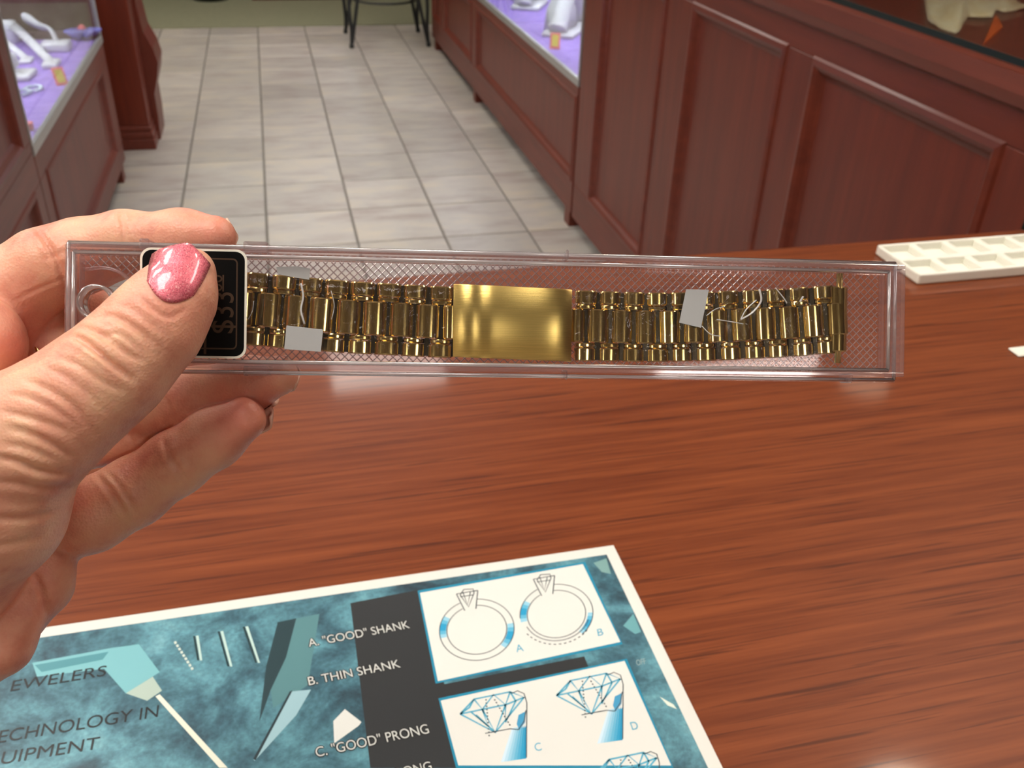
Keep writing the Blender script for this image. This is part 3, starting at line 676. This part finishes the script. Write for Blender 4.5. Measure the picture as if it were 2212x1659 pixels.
# price label
def rrect(x0, x1, y0, y1, r, n=6):
    out = []
    for cx, cy, a in ((x1-r, y1-r, 0), (x0+r, y1-r, 90), (x0+r, y0+r, 180), (x1-r, y0+r, 270)):
        for k in range(n+1): q = math.radians(a+90*k/n); out.append((cx+r*math.cos(q), cy+r*math.sin(q)))
    return out
la, lb_ = bl(303, 534, 0), bl(532, 775, 0)
M_lab_w = mat('label_white_border', lin(232, 228, 214), .4); M_lab_k = mat('label_black', lin(4, 4, 4), .4, Specular_IOR_Level=.15); M_lab_g = mat('label_bronze_print', lin(66, 44, 24), .5, .2)
LB = prism('price_label', rrect(la.x, lb_.x, lb_.y, la.y, .0026), 0.0, .00012, M_lab_w, CASE, local=True); LB['label'] = 'black price label with white border'
e = .00055; prism('label_field', rrect(la.x+e, lb_.x-e, lb_.y+e, la.y-e, .0022), .00012, .00016, M_lab_k, LB, local=True)
e = .0022; w_ = .00035
o1 = rrect(la.x+e, lb_.x-e, lb_.y+e, la.y-e, .0012); i1 = rrect(la.x+e+w_, lb_.x-e-w_, lb_.y+e+w_, la.y-e-w_, .0009); n = len(o1)
mesh('label_frame', [(x, y, .0002) for x, y in o1]+[(x, y, .0002) for x, y in i1], [(k, (k+1) % n, n+(k+1) % n, n+k) for k in range(n)], M_lab_g, LB, local=True)
v0, v1 = bl(441, 700, 0), bl(446, 765, 0); mesh('label_line', [(v0.x, v1.y, .0002), (v1.x, v1.y, .0002), (v1.x, v0.y, .0002), (v0.x, v0.y, .0002)], [(0, 1, 2, 3)], M_lab_g, LB, local=True)
def label_text(name, txt, px, py0_, py1_, width_px):
    vs, fs = text_mesh(txt); a = bl(px, py0_, 0); b_ = bl(px, py1_, 0); L = b_.y-a.y; w = vs[:, 0].max()-vs[:, 0].min(); sx = L/w; x0 = vs[:, 0].min()
    wd = abs(bl(px+width_px, py0_, 0).x-a.x)
    return mesh(name, [(a.x-wd*(v[1]/.7), a.y+(v[0]-x0)*sx, .0002) for v in vs], fs, M_lab_g, LB, local=True)
label_text('label_digits', '$33', 504, 720, 632, 48)
label_text('label_digits', '00', 480, 630, 594, 26)
v0, v1 = bl(481, 594, 0), bl(484, 630, 0); mesh('label_line', [(v0.x, v1.y, .0002), (v1.x, v1.y, .0002), (v1.x, v0.y, .0002), (v0.x, v0.y, .0002)], [(0, 1, 2, 3)], M_lab_g, LB, local=True)

# ------------------------------------------------------------------ gold bracelet inside the case
def gold_mat(name, col, rough, sc, bstr):
    m = mat(name, col, rough, 1.0); t = NT(m); mp = t.coord('Object', sc)
    n = t.n('TexNoise', i_Scale=1.0, i_Detail=4); t.l(mp, 0, n, 'Vector'); t.bump(n, 'Fac', bstr, .0002)
    r = t.ramp(n, 'Fac', [(.3, tuple(c*.8 for c in col[:3])+(1,)), (.7, col)]); t.l(r, 0, t.b, 'Base Color'); return m
GC = (.70, .52, .20, 1)
M_gold = gold_mat('polished_gold', GC, .12, (2500, 250, 900), .04)
M_goldb = gold_mat('brushed_gold', (.74, .54, .17, 1), .3, (60, 6000, 900), .12)
M_steel = mat('link_pin_steel', lin(60, 52, 40), .35, 1.0)
ZB = -.0080
c0 = bl(1107, 698, ZB)
BR = thing('watch_bracelet', 'gold metal link watch bracelet lying inside the clear case', 'bracelet', M=MB @ Matrix.Translation(c0))
ROOT[BR.name] = MB @ Matrix.Translation(c0)
def profile_bar(w, y0, y1, h, ch=.0003, n=12, bow=1.0):
    """bar convex across its width (x), extruded along y with chamfered ends"""
    pr = []
    for k in range(n+1):
        a = math.pi*k/n; pr.append((-w/2*math.cos(a), h*(.3+.7*math.sin(a)**bow) if 0 < k < n else h*.15))
    pr = [(-w/2, 0)]+pr+[(w/2, 0)]; m_ = len(pr); vs = []
    for y, s in ((y0, .9), (y0+ch, 1), (y1-ch, 1), (y1, .9)):
        vs += [(x*(.96 if s < 1 else 1), y, z*s) for x, z in pr]
    fs = [tuple(range(m_)), tuple(range(3*m_, 4*m_))]
    for r in range(3):
        for k in range(m_): fs.append((r*m_+k, r*m_+(k+1) % m_, (r+1)*m_+(k+1) % m_, (r+1)*m_+k))
    me = bpy.data.meshes.new('link'); me.from_pydata(vs, [], fs); me.update()
    bm = bmesh.new(); bm.from_mesh(me); bmesh.ops.recalc_face_normals(bm, faces=bm.faces); bm.to_mesh(me); bm.free()
    me.materials.append(M_gold); sharpen(me, 24); return me
def smooth_auto(o):
    o.data.shade_smooth()
# centre line in pixels: x -> mid y, half height scale
MIDX = [300, 540, 750, 960, 1107, 1240, 1400, 1550, 1700, 1800]; MIDY = [652, 668, 686, 697, 699, 704, 708, 705, 698, 690]
mid = lambda x: float(np.interp(x, MIDX, MIDY))
def place(me, name, px, off=0, zz=0, extra_rot=0):
    pm = bl(px, mid(px), ZB); pa_, pb_ = bl(px-30, mid(px-30), ZB), bl(px+30, mid(px+30), ZB)
    ang = math.atan2(pb_.y-pa_.y, pb_.x-pa_.x)
    o = bpy.data.objects.new(name, me); COL.objects.link(o); o.parent = BR; ROOT[o.name] = ROOT[BR.name]
    o.location = pm-c0+Vector((0, 0, zz)); o.rotation_euler = (random.uniform(-.03, .03), random.uniform(-.05, .05)+extra_rot, ang); return o
for pitch, xs in ((57.0, [952-57*k for k in range(11)]), (51.5, [1264+51.5*k for k in range(11)])):
    wl = (pitch-3)*.2325/2000 if pitch > 55 else (pitch-3)*.238/2000
    m_out_t = profile_bar(wl, .0057, .0091, .0024); m_out_b = profile_bar(wl, -.0091, -.0057, .0024)
    m_thin_t = profile_bar(wl*.94, .0044, .0056, .0021); m_thin_b = profile_bar(wl*.94, -.0056, -.0044, .0021)
    m_c = profile_bar(wl, -.0043, .0043, .0027)
    pin = bpy.data.meshes.new('pin'); bm = bmesh.new(); bmbox(bm, -.0006, .0006, -.0088, .0088, .0002, .0012); bm.to_mesh(pin); bm.free(); pin.materials.append(M_steel)
    for k, x in enumerate(xs):
        wob = random.uniform(-.0003, .0003)
        for me, nm in ((m_out_t, 'outer_link'), (m_out_b, 'outer_link'), (m_thin_t, 'bead_link'), (m_thin_b, 'bead_link')): place(me, nm, x, zz=wob)
        xc = x+(-pitch/2 if pitch > 55 else pitch/2)
        place(m_c, 'centre_link', xc, zz=wob+.0001); place(pin, 'link_pin', x+pitch/2); place(pin, 'link_pin', x)
    if pitch > 55: place(profile_bar(wl*.7, -.0043, .0043, .0026), 'centre_link', 973)
    else: place(profile_bar(wl*.7, -.0043, .0043, .0026), 'centre_link', 1246)
# folding clasp
ca_, cb_ = bl(980, 617, ZB+.003)-c0, bl(1234, 778, ZB+.003)-c0
N = 28; vs = []; fs = []
for k in range(N+1):
    u = k/N; x = ca_.x+(cb_.x-ca_.x)*u; bend = .0006+.0019*(1-abs(2*u-1)**5)-.0007*math.sin(u*math.pi)**2 - (.0004*math.exp(-((u-.22)/.05)**2))
    for y, dz in ((cb_.y, -.0012), (cb_.y, -.0002), (cb_.y+.0003, 0), (ca_.y-.0003, 0), (ca_.y, -.0002), (ca_.y, -.0012)): vs.append((x, y-.0008*(u-.5), .0024+bend+dz))
for k in range(N):
    for j in range(6): fs.append((6*k+j, 6*k+(j+1) % 6, 6*k+6+(j+1) % 6, 6*k+6+j))
fs += [tuple(range(6)), tuple(range(6*N, 6*N+6))]
o = mesh('clasp', vs, fs, M_goldb, BR, local=True); o['label'] = 'brushed gold folding clasp plate'
o.data.shade_smooth(); md = o.modifiers.new('es', 'EDGE_SPLIT'); md.split_angle = math.radians(45)
# end piece with spring bar
ep = place(profile_bar(.0052, -.0088, .0086, .0026), 'end_piece', 1806, extra_rot=.05); ep.rotation_euler.z -= .06
bm = bmesh.new(); tube(bm, [(0, -.0118, .0016), (0, .0122, .0016)], .0009, 12); o = from_bm('spring_bar', bm, M_gold, None, True); o.parent = BR; ROOT[o.name] = ROOT[BR.name]; o.location = ep.location; o.rotation_euler = (0, 0, ep.rotation_euler.z)
# cellophane and tape
def film(x0, x1, up_px, lab):
    nx, ny = 70, 18; vs = []; fs = []
    for i in range(nx+1):
        px = x0+(x1-x0)*i/nx; m_ = mid(px)
        for j in range(ny+1):
            v = j/ny*2-1; py = m_+v*(82+3*noise.noise(Vector((px*.03, v*2, 2))))
            q = bl(px, py, ZB+.0034)-c0
            q.z = .0034+.0007*noise.noise(Vector((px*.06, v*3.0, 5)))+.0004*noise.noise(Vector((px*.17, v*7, 1)))-(.0028*max(0, abs(v)-.85)/.15)
            vs.append(q)
    for i in range(nx):
        for j in range(ny): a = i*(ny+1)+j; fs.append((a, a+ny+1, a+ny+2, a+1))
    o = mesh('film', vs, fs, M_film, BR, True, local=True); o['label'] = lab
film(330, 975, 0, 'crinkled clear film left of the clasp'); film(1242, 1790, 0, 'crinkled clear film right of the clasp')
M_tape = mat('grey_tape', lin(178, 180, 180), .55)
def tape(q, lab):
    vs = [bl(a, b_, ZB+.0044)-c0 for a, b_ in q]; n = len(vs)
    vs = vs+[v+Vector((0, 0, .00008)) for v in vs]
    o = mesh('tape', vs, [tuple(range(n)), tuple(range(n, 2*n))]+[(i, (i+1) % n, n+(i+1) % n, n+i) for i in range(n)], M_tape, BR, local=True); o['label'] = lab
tape([(619, 703), (698, 712), (693, 760), (614, 754)], 'grey tape patch below the left links')
tape([(1482, 625), (1531, 626), (1514, 708), (1467, 697)], 'grey tape patch across the right links')
tape([(597, 577), (640, 575), (670, 580), (668, 604), (640, 600), (600, 592)], 'pale tape patch above the left links')
# white glare along film creases, put in as thin whitened strips
M_glare = clear('film_glare', (1, 1, 1, 1), .8, (1, 1, 1, 1), .12, 1.5, 2.5)
for ln, w in (([(650, 612), (655, 640), (650, 670), (658, 700)], .00035), ([(548, 650), (545, 672), (536, 690)], .00015), ([(1640, 625), (1644, 650), (1625, 675), (1600, 690)], .00030), ([(1600, 690), (1612, 668), (1634, 648)], .00018), ([(1526, 682), (1545, 668), (1566, 662)], .00014), ([(1548, 690), (1580, 695), (1606, 700)], .00014), ([(1516, 704), (1535, 722), (1556, 726)], .00014), ([(715, 628), (722, 660), (716, 690)], .00012), ([(1675, 622), (1690, 640), (1700, 655)], .00016), ([(1735, 640), (1728, 652)], .0003)):
    bm = bmesh.new(); tube(bm, catmull([bl(a, b_, ZB+.0047)-c0 for a, b_ in ln], 4), w, 6, .6); from_bm('film_glare', bm, M_glare, BR, True, local=True)

# ------------------------------------------------------------------ hand (signed distance field -> one skin)
def cpt(px, py, dep): return np.array([(px-CX)/FPX*dep, -(py-CY)/FPX*dep, dep], dtype=np.float32)
chains = {
 'palm_a': [(-60, 770, .238, 12.5), (-150, 960, .236, 18), (-330, 1250, .228, 23)],
 'palm_b': [(-40, 820, .246, 11), (-160, 1010, .244, 17), (-360, 1280, .23, 24)],
 'palm_c': [(-40, 1130, .243, 11), (-180, 1160, .242, 18), (-380, 1320, .23, 24)],
 'palm_d': [(-60, 1345, .236, 11.5), (-190, 1330, .236, 17), (-400, 1380, .226, 24)],
 'index': [(462, 512, 0.2405, 5.6), (395, 518, 0.242, 7.4), (268, 526, 0.2435, 8.0), (175, 553, 0.243, 9.2), (95, 580, 0.2405, 9.6), (15, 640, 0.2396, 11.0), (-60, 770, 0.238, 12.5)],
 'middle': [(600, 812, .2455, 5.4), (530, 832, .2480, 7.2), (420, 862, .2505, 8.0), (325, 872, .2520, 8.8), (225, 818, .2525, 10.2), (110, 745, .2510, 10.5), (-40, 800, .246, 11)],
 'web2': [(40, 700, .2545, 8), (215, 668, .2590, 6.5)],
 'web3': [(110, 965, .2500, 8), (300, 935, .2535, 7.5)],
 'ring': [(526, 906, 0.2405, 5.8), (462, 946, 0.2425, 7.4), (380, 1000, 0.2435, 8.0), (290, 1062, 0.243, 8.6), (200, 1112, 0.2405, 9.0), (100, 1150, 0.2434, 9.6), (-40, 1130, 0.243, 11)],
 'pinky': [(85, 1130, 0.24, 6.0), (98, 1190, 0.2385, 6.9), (78, 1262, 0.236, 8.2), (10, 1320, 0.2365, 9.6), (-60, 1345, 0.236, 11.5)],
 'heel': [(40, 1332, .2290, 5.8), (-4, 1386, .2270, 7.6), (-110, 1430, .2270, 10.5), (-190, 1460, .2280, 20)],
 'web': [(-58, 742, .2235, 12.0), (-150, 840, .222, 17), (-260, 1050, .222, 22)],
 'thumb': [(416, 580, .2190, 4.6), (385, 634, .2165, 7.9), (330, 708, .2140, 10.0), (245, 798, .2115, 11.0), (160, 866, .2095, 11.6), (75, 930, .2090, 13.2), (-10, 985, .2105, 16.5), (-50, 1090, .2135, 18.5), (-180, 1210, .22, 22), (-360, 1330, .222, 25)],
 'wrist': [(-340, 1300, .228, 25), (-520, 1480, .218, 25)],
}
wr = cpt(-520, 1480, .218); fe = np.array([-.262, -.150, .165], dtype=np.float32)
VX = .00068
lo = np.array([-.285, -.178, .138], np.float32); hi = np.array([-.052, .056, .2785], np.float32)
dim = np.ceil((hi-lo)/VX).astype(int)+1
F = np.full(dim, .03, np.float32)
def smin(a, b, k):
    h = np.maximum(k-np.abs(a-b), 0)/k; return np.minimum(a, b)-h*h*k*.25
def add_chain(pts, k_in, k_out):
    ctr = [cpt(*p[:3]) if len(p) == 4 else p[0] for p in pts]; rad = [(p[3] if len(p) == 4 else p[1])*.001 for p in pts]
    mn = np.min([c-r for c, r in zip(ctr, rad)], 0)-.009; mx = np.max([c+r for c, r in zip(ctr, rad)], 0)+.009
    i0 = np.clip(np.floor((mn-lo)/VX).astype(int), 0, dim-1); i1 = np.clip(np.ceil((mx-lo)/VX).astype(int)+1, 1, dim)
    G = None; sl = tuple(slice(a, b) for a, b in zip(i0, i1))
    ax = [lo[q]+np.arange(i0[q], i1[q], dtype=np.float32)*np.float32(VX) for q in range(3)]
    Xg, Yg, Zg = ax[0][:, None, None], ax[1][None, :, None], ax[2][None, None, :]
    for a, b, ra, rb in zip(ctr, ctr[1:], rad, rad[1:]):
        ba = b-a; L2 = float(ba@ba)
        t = np.clip(((Xg-a[0])*ba[0]+(Yg-a[1])*ba[1]+(Zg-a[2])*ba[2])/np.float32(L2), 0, 1)
        dd = np.sqrt((Xg-a[0]-t*ba[0])**2+(Yg-a[1]-t*ba[1])**2+(Zg-a[2]-t*ba[2])**2)-(np.float32(ra)+t*np.float32(rb-ra))
        G = dd if G is None else smin(G, dd, k_in)
    F[sl] = smin(F[sl], G, k_out)
for nm, ki, ko in (('palm_a', .006, .012), ('palm_b', .006, .012), ('palm_c', .006, .012), ('palm_d', .006, .012), ('wrist', .006, .012)):
    add_chain(chains[nm], ki, ko)
add_chain([(wr, 25), (fe, 29)], .006, .015)
add_chain(chains['web2'], .004, .004); add_chain(chains['web3'], .004, .004); add_chain(chains['index'], .004, .003); add_chain(chains['middle'], .004, .0012); add_chain(chains['ring'], .004, .0008)
add_chain(chains['pinky'], .004, .0008); add_chain(chains['heel'], .005, .003); add_chain(chains['web'], .005, .003)
add_chain(chains['thumb'], .006, .0022)
def surface_nets(F):
    ins = F < 0; s = np.zeros(tuple(d_-1 for d_ in F.shape), np.uint8)
    offs = [(i, j, k) for i in (0, 1) for j in (0, 1) for k in (0, 1)]
    sh = s.shape
    for o_ in offs: s += ins[o_[0]:o_[0]+sh[0], o_[1]:o_[1]+sh[1], o_[2]:o_[2]+sh[2]]
    idx = np.argwhere((s > 0) & (s < 8)); n = len(idx)
    vid = np.full(sh, -1, np.int32); vid[tuple(idx.T)] = np.arange(n)
    cv = np.stack([F[idx[:, 0]+a, idx[:, 1]+b, idx[:, 2]+c] for a, b, c in offs], 1)
    acc = np.zeros((n, 3)); cnt = np.zeros(n)
    for a in range(8):
        for b in range(a+1, 8):
            da = np.array(offs[b])-np.array(offs[a])
            if np.abs(da).sum() != 1: continue
            fa, fb = cv[:, a], cv[:, b]; m_ = (fa < 0) != (fb < 0)
            t = np.where(m_, fa/np.where(m_, fa-fb, 1), 0)
            acc += np.where(m_[:, None], np.array(offs[a])+t[:, None]*da, 0); cnt += m_
    V = idx+acc/cnt[:, None]; Q = []
    for axis in range(3):
        o1, o2 = [q for q in range(3) if q != axis]
        slA = [slice(1, -1)]*3; slB = [slice(1, -1)]*3; slA[axis] = slice(0, -1); slB[axis] = slice(1, None)
        a, b = ins[tuple(slA)], ins[tuple(slB)]
        e = np.argwhere(a != b); base = e.copy(); base[:, o1] += 1; base[:, o2] += 1
        flip = a[tuple(e.T)]
        def cell(d1, d2): c = base.copy(); c[:, o1] += d1; c[:, o2] += d2; return vid[tuple(c.T)]
        q = np.stack([cell(-1, -1), cell(0, -1), cell(0, 0), cell(-1, 0)], 1)
        if axis == 1: flip = ~flip
        q[~flip] = q[~flip][:, ::-1]; Q.append(q)
    return V, np.concatenate(Q)
V, Q = surface_nets(F); Vc = lo+V*VX
Q = Q[(Q >= 0).all(1)]
# normals in camera space
def vnormals(Vc, Q):
    nf = np.cross(Vc[Q[:, 2]]-Vc[Q[:, 0]], Vc[Q[:, 3]]-Vc[Q[:, 1]]); N = np.zeros_like(Vc)
    for k in range(4): np.add.at(N, Q[:, k], nf)
    return N/np.maximum(np.linalg.norm(N, axis=1, keepdims=True), 1e-12)
Nn = vnormals(Vc, Q)
if (Nn*(Vc-Vc.mean(0))).sum() < 0: Q = Q[:, ::-1]; Nn = -Nn
PX = CX+Vc[:, 0]/Vc[:, 2]*FPX; PY = CY-Vc[:, 1]/Vc[:, 2]*FPX
view = -Vc/np.linalg.norm(Vc, axis=1, keepdims=True); facing = np.clip((Nn*view).sum(1)*1.6, 0, 1)
disp = np.zeros(len(Vc))
def crease(pts, depth, width, dmin, dmax):
    q = np.array([tuple(v)[:2] for v in catmull([(a, b, 0) for a, b in pts], 6)])
    sel = np.where((Vc[:, 2] > dmin) & (Vc[:, 2] < dmax) & (facing > 0) & (PX > q[:, 0].min()-40) & (PX < q[:, 0].max()+40) & (PY > q[:, 1].min()-40) & (PY < q[:, 1].max()+40))[0]
    if not len(sel): return
    p = np.stack([PX[sel], PY[sel]], 1); best = np.full(len(sel), 1e9); tt = np.zeros(len(sel)); n = len(q)-1
    for i in range(n):
        a, b = q[i], q[i+1]; ab = b-a; t = np.clip(((p-a)@ab)/(ab@ab), 0, 1); dd = np.hypot(*(p-a-t[:, None]*ab).T)
        m_ = dd < best; best[m_] = dd[m_]; tt[m_] = (i+t[m_])/n
    fade = np.sin(np.clip(tt, 0.04, .96)*math.pi)**.6
    disp[sel] += facing[sel]*fade*depth*.001*(-np.exp(-(best/width)**2)+.35*np.exp(-((best-2.2*width)/(1.3*width))**2))
th_ = (.18, .232)
for pts, dp, w in (([(190, 692), (240, 683), (285, 705), (316, 736), (332, 768)], .5, 6), ([(161, 705), (202, 717), (240, 736), (278, 765), (307, 778)], .7, 6), ([(136, 724), (177, 733), (215, 762), (253, 793), (285, 815)], .75, 6),
    ([(222, 728), (252, 722), (285, 742), (304, 765)], .45, 5), ([(54, 819), (98, 839), (141, 863), (174, 895), (206, 939)], .6, 7), ([(7, 889), (54, 900), (109, 917), (152, 934)], .5, 7), ([(22, 924), (76, 941), (130, 969), (158, 989)], .7, 7),
    ([(-8, 987), (43, 997), (87, 1013), (145, 1024)], 1.0, 7), ([(-8, 1039), (65, 1045), (140, 1052)], .6, 8), ([(130, 772), (174, 791), (217, 822), (262, 845)], .45, 6), ([(165, 730), (206, 759), (245, 790), (290, 826)], .5, 6),
    ([(90, 790), (140, 812), (190, 850), (225, 890)], .35, 6), ([(20, 850), (70, 862), (120, 885), (170, 925)], .35, 6), ([(-8, 1121), (63, 1117), (112, 1106)], .6, 8), ([(0, 960), (50, 965), (110, 985)], .35, 6), ([(-8, 1180), (50, 1170), (90, 1160)], .35, 8),
    ([(300, 640), (318, 655), (345, 678), (372, 684), (400, 668)], .45, 5), ([(250, 655), (290, 670), (325, 700), (360, 720)], .2, 6), ([(260, 690), (300, 712), (340, 745), (352, 775)], .3, 6)):
    crease(pts, dp, w, *th_)
fg = (.226, .275)
for pts, dp, w in (([(262, 462), (266, 495), (270, 530)], .6, 5), ([(78, 492), (105, 530), (128, 575), (142, 620)], .9, 6), ([(95, 560), (130, 548), (160, 540)], .3, 5), ([(30, 650), (90, 620), (140, 600)], .25, 4), ([(208, 1025), (240, 1062), (275, 1118)], .6, 6), ([(225, 1015), (262, 1055), (292, 1108)], .4, 5),
    ([(352, 950), (372, 995), (408, 1045)], .6, 6), ([(238, 905), (275, 935), (290, 980)], .5, 6), ([(60, 1222), (88, 1270), (104, 1330)], .8, 7), ([(95, 1205), (130, 1190), (150, 1180)], .35, 6), ([(345, 840), (365, 880), (372, 915)], .4, 6)):
    crease(pts, dp, w, *fg)
# soft bulges: knuckle of the thumb and fleshy thenar
for bx_, by_, br, ba in ((215, 752, 60, .5), (60, 1010, 60, .5), (90, 1080, 50, .5)):
    disp += facing*(Vc[:, 2] < .232)*ba*.001*np.exp(-((PX-bx_)**2+(PY-by_)**2)/br**2)
Vc2 = Vc+Nn*disp[:, None]
# light smoothing keeps the voxel steps away
Rw = np.array([[RT.x, RT.y, RT.z], [UP.x, UP.y, UP.z], [FW.x, FW.y, FW.z]])
Vw = Vc2@Rw+np.array([0, 0, CAMH])
HAND = thing('hand', 'left hand with pink glittery thumbnail gripping the clear case', 'hand', P(-200, 1050, .23))
def skin_mat():
    m = mat('skin', lin(226, 168, 140), .45, Subsurface_Weight=.25, Subsurface_Radius=(.008, .003, .0015), Subsurface_Scale=.5); t = NT(m)
    mp = t.coord('Object', (90,)*3); n = t.n('TexNoise', i_Scale=1.0, i_Detail=5, i_Roughness=.6); t.l(mp, 0, n, 'Vector')
    r = t.ramp(n, 'Fac', [(.3, lin(206, 134, 112)), (.5, lin(226, 166, 138)), (.7, lin(232, 184, 150))])
    at = t.n('Attribute', attribute_name='blush'); pk = t.n('RGB'); pk.outputs[0].default_value = lin(214, 116, 100)
    mx = t.mix(r, 0, pk, 0, at, 'Fac'); t.l(mx, 2, t.b, 'Base Color')
    mp2 = t.coord('Object', (1500,)*3); v = t.n('TexVoronoi', i_Scale=1.0); t.l(mp2, 0, v, 'Vector')
    mp3 = t.coord('Object', (420,)*3); n3 = t.n('TexNoise', i_Scale=1.0, i_Detail=4); t.l(mp3, 0, n3, 'Vector')
    ad = t.n('Math', operation='ADD'); t.l(v, 'Distance', ad, 0); t.l(n3, 'Fac', ad, 1); t.bump(ad, 0, .35, .00025); return m
M_skin = skin_mat()
inv = ROOT[HAND.name].inverted(); Vl = Vw-np.array(HAND.location)
me = bpy.data.meshes.new('skin'); me.vertices.add(len(Vl)); me.vertices.foreach_set('co', Vl.astype(np.float32).ravel())
me.loops.add(Q.size); me.loops.foreach_set('vertex_index', Q.astype(np.int32).ravel())
me.polygons.add(len(Q)); me.polygons.foreach_set('loop_start', np.arange(0, Q.size, 4, dtype=np.int32)); me.polygons.foreach_set('loop_total', np.full(len(Q), 4, np.int32))
me.update(calc_edges=True); me.validate(); me.shade_smooth()
# real skin is redder at the fingertips, knuckle pads and palm
bl_ = np.zeros(len(Vl))
for a, b, r, w, d0, d1 in ((440, 520, 90, .55, .228, .3), (170, 600, 110, .35, .228, .3), (560, 840, 120, .5, .225, .3), (500, 920, 90, .35, .225, .3), (30, 730, 90, .6, .2, .26), (430, 700, 90, .35, .19, .235), (300, 640, 60, .25, .19, .235), (190, 1090, 70, .35, .225, .3), (120, 930, 90, .2, .19, .235), (90, 1240, 90, .3, .22, .3), (10, 1400, 110, .25, .2, .25)):
    bl_ += w*np.exp(-((PX-a)**2+(PY-b)**2)/r**2)*((Vc[:, 2] > d0) & (Vc[:, 2] < d1))
at = me.attributes.new('blush', 'FLOAT', 'POINT'); at.data.foreach_set('value', np.clip(bl_, 0, .8).astype(np.float32))
SK = link('skin', me, M_skin, HAND)
# nails: patches shrunk onto the skin
bvh = BVHTree.FromPolygons([tuple(v) for v in Vw], [tuple(int(i) for i in q) for q in Q])
def nail_mat():
    m = mat('pink_glitter_polish', lin(206, 92, 108), .3, .35, Coat_Weight=.9, Coat_Roughness=.08); t = NT(m)
    mp = t.coord('Object', (4200,)*3); v = t.n('TexVoronoi', i_Scale=1.0); t.l(mp, 0, v, 'Vector')
    r = t.ramp(v, 'Color', [(.2, lin(212, 92, 110)), (.75, lin(230, 120, 134)), (.96, lin(255, 190, 188))]); t.l(r, 0, t.b, 'Base Color')
    mr = t.n('MapRange', i_3=.18, i_4=.5); t.l(v, 'Color', mr, 0); t.l(mr, 0, t.b, 'Roughness')
    nm = t.n('TexNoise', i_Scale=1.0, i_Detail=2); t.l(mp, 0, nm, 'Vector'); t.bump(nm, 'Fac', .5, .0002); return m
M_nail = nail_mat(); M_nail_bare = mat('bare_nail', lin(226, 178, 156), .25)
def nail(name, base, tip, halfw, dorsal, m, lift=.0007, ext=.0, lab=None):
    """base, tip: points near the nail's axis; dorsal: outward direction"""
    ax = tip-base; L = ax.length; ax.normalize(); dv = (dorsal-ax*dorsal.dot(ax)).normalized(); sd = ax.cross(dv)
    nu, nv = 14, 18; g = {}
    for j in range(nv+1):
        v = j/nv; wv = halfw*(1-.2*(1-v)**2)*(1 if v < .82 else math.sqrt(max(0.02, 1-((v-.82)/.18)**2*.75)))
        for i in range(nu+1):
            u = i/nu*2-1; vv = v+.24*(u*u)*(1-v)-.05*(u*u)*v
            p = base+ax*(L*vv)+sd*(wv*u)
            h = bvh.ray_cast(p+dv*.03, -dv); q = h[0] if h[0] is not None else p
            g[i, j] = q
    hts = {k: (q-base).dot(dv) for k, q in g.items()}; jr = int(nv*.6); vs = []; mid_ = range(nu//2-2, nu//2+3)
    sl_ = sum(hts[i, jr]-hts[i, jr-5] for i in mid_)/25; h_c = sum(hts[i, jr] for i in mid_)/5
    for (i, j), q in g.items():
        u = i/nu*2-1; h = hts[i, min(j, jr)]
        if j > jr: h = h+sl_*(j-jr)-.0008*((j-jr)/(nv-jr))**2      # free edge carries on past the fingertip
        h += lift*(1-.75*u**4)*min(1, .35+j/4)
        vs.append(q+dv*(h-hts[i, j]))
    fs = []
    keys = {k: n_ for n_, k in enumerate(g.keys())}
    for j in range(nv):
        for i in range(nu): fs.append((keys[i, j], keys[i+1, j], keys[i+1, j+1], keys[i, j+1]))
    o = mesh(name, vs, fs, m, HAND, True); so = o.modifiers.new('thick', 'SOLIDIFY'); so.thickness = .0006; so.offset = -1
    if lab: o['label'] = lab
    return o
nail('thumb_nail', P(354, 662, .2075), P(404, 528, .2145), .0065, -ray(380, 590), M_nail, lab='pink glittery polished thumbnail')
for c in ('index', 'middle', 'ring'):
    a, b = chains[c][1], chains[c][0]; pa, pb = P(*a[:3]), P(*b[:3]); ax = (pb-pa).normalized()
    nail('finger_nail', pa.lerp(pb, .25), pb+ax*.0052, .0050, FW, M_nail_bare, .0004)
# sleeve cuff off frame
fw_ = lambda c: CAM+RT*float(c[0])+UP*float(c[1])+FW*float(c[2])
dirv = (fw_(fe)-fw_(wr)).normalized(); s0 = fw_(fe)-dirv*.03
bm = bmesh.new(); tube(bm, [s0, s0+dirv*.004, s0+dirv*.08, s0+dirv*.2, s0+dirv*.2+Vector((-.03, -.06, -.02))], [.034, .037, .041, .048, .05], 24); from_bm('sleeve', bm, mat('navy_knit', lin(40, 44, 60), .9), HAND, True)
# rings on the fingers
M_ringgold = mat('ring_gold', (.8, .6, .25), .15, 1.0)
def finger_ring(c, axis, r, lab):
    ax = axis.normalized(); a = ax.orthogonal().normalized(); b = ax.cross(a); bm = bmesh.new()
    tube(bm, [c+a*(r*math.cos(k*math.pi/18))+b*(r*math.sin(k*math.pi/18)) for k in range(37)], .0012, 8)
    o = from_bm('finger_ring', bm, M_ringgold, None, True); tag(o, lab, 'ring', 'gold rings')
ca2, cb2 = P(80, 850, .2530), P(-40, 820, .246)
finger_ring(P(95, 752, .2508), P(-40, 800, .246)-P(110, 745, .2510), .0108, 'thin gold ring on the finger behind the box end')
ca2, cb2 = P(200, 1112, .2520), P(100, 1150, .248)
finger_ring(ca2.lerp(cb2, .75), cb2-ca2, .0098, 'thin gold ring on the finger below the thumb')
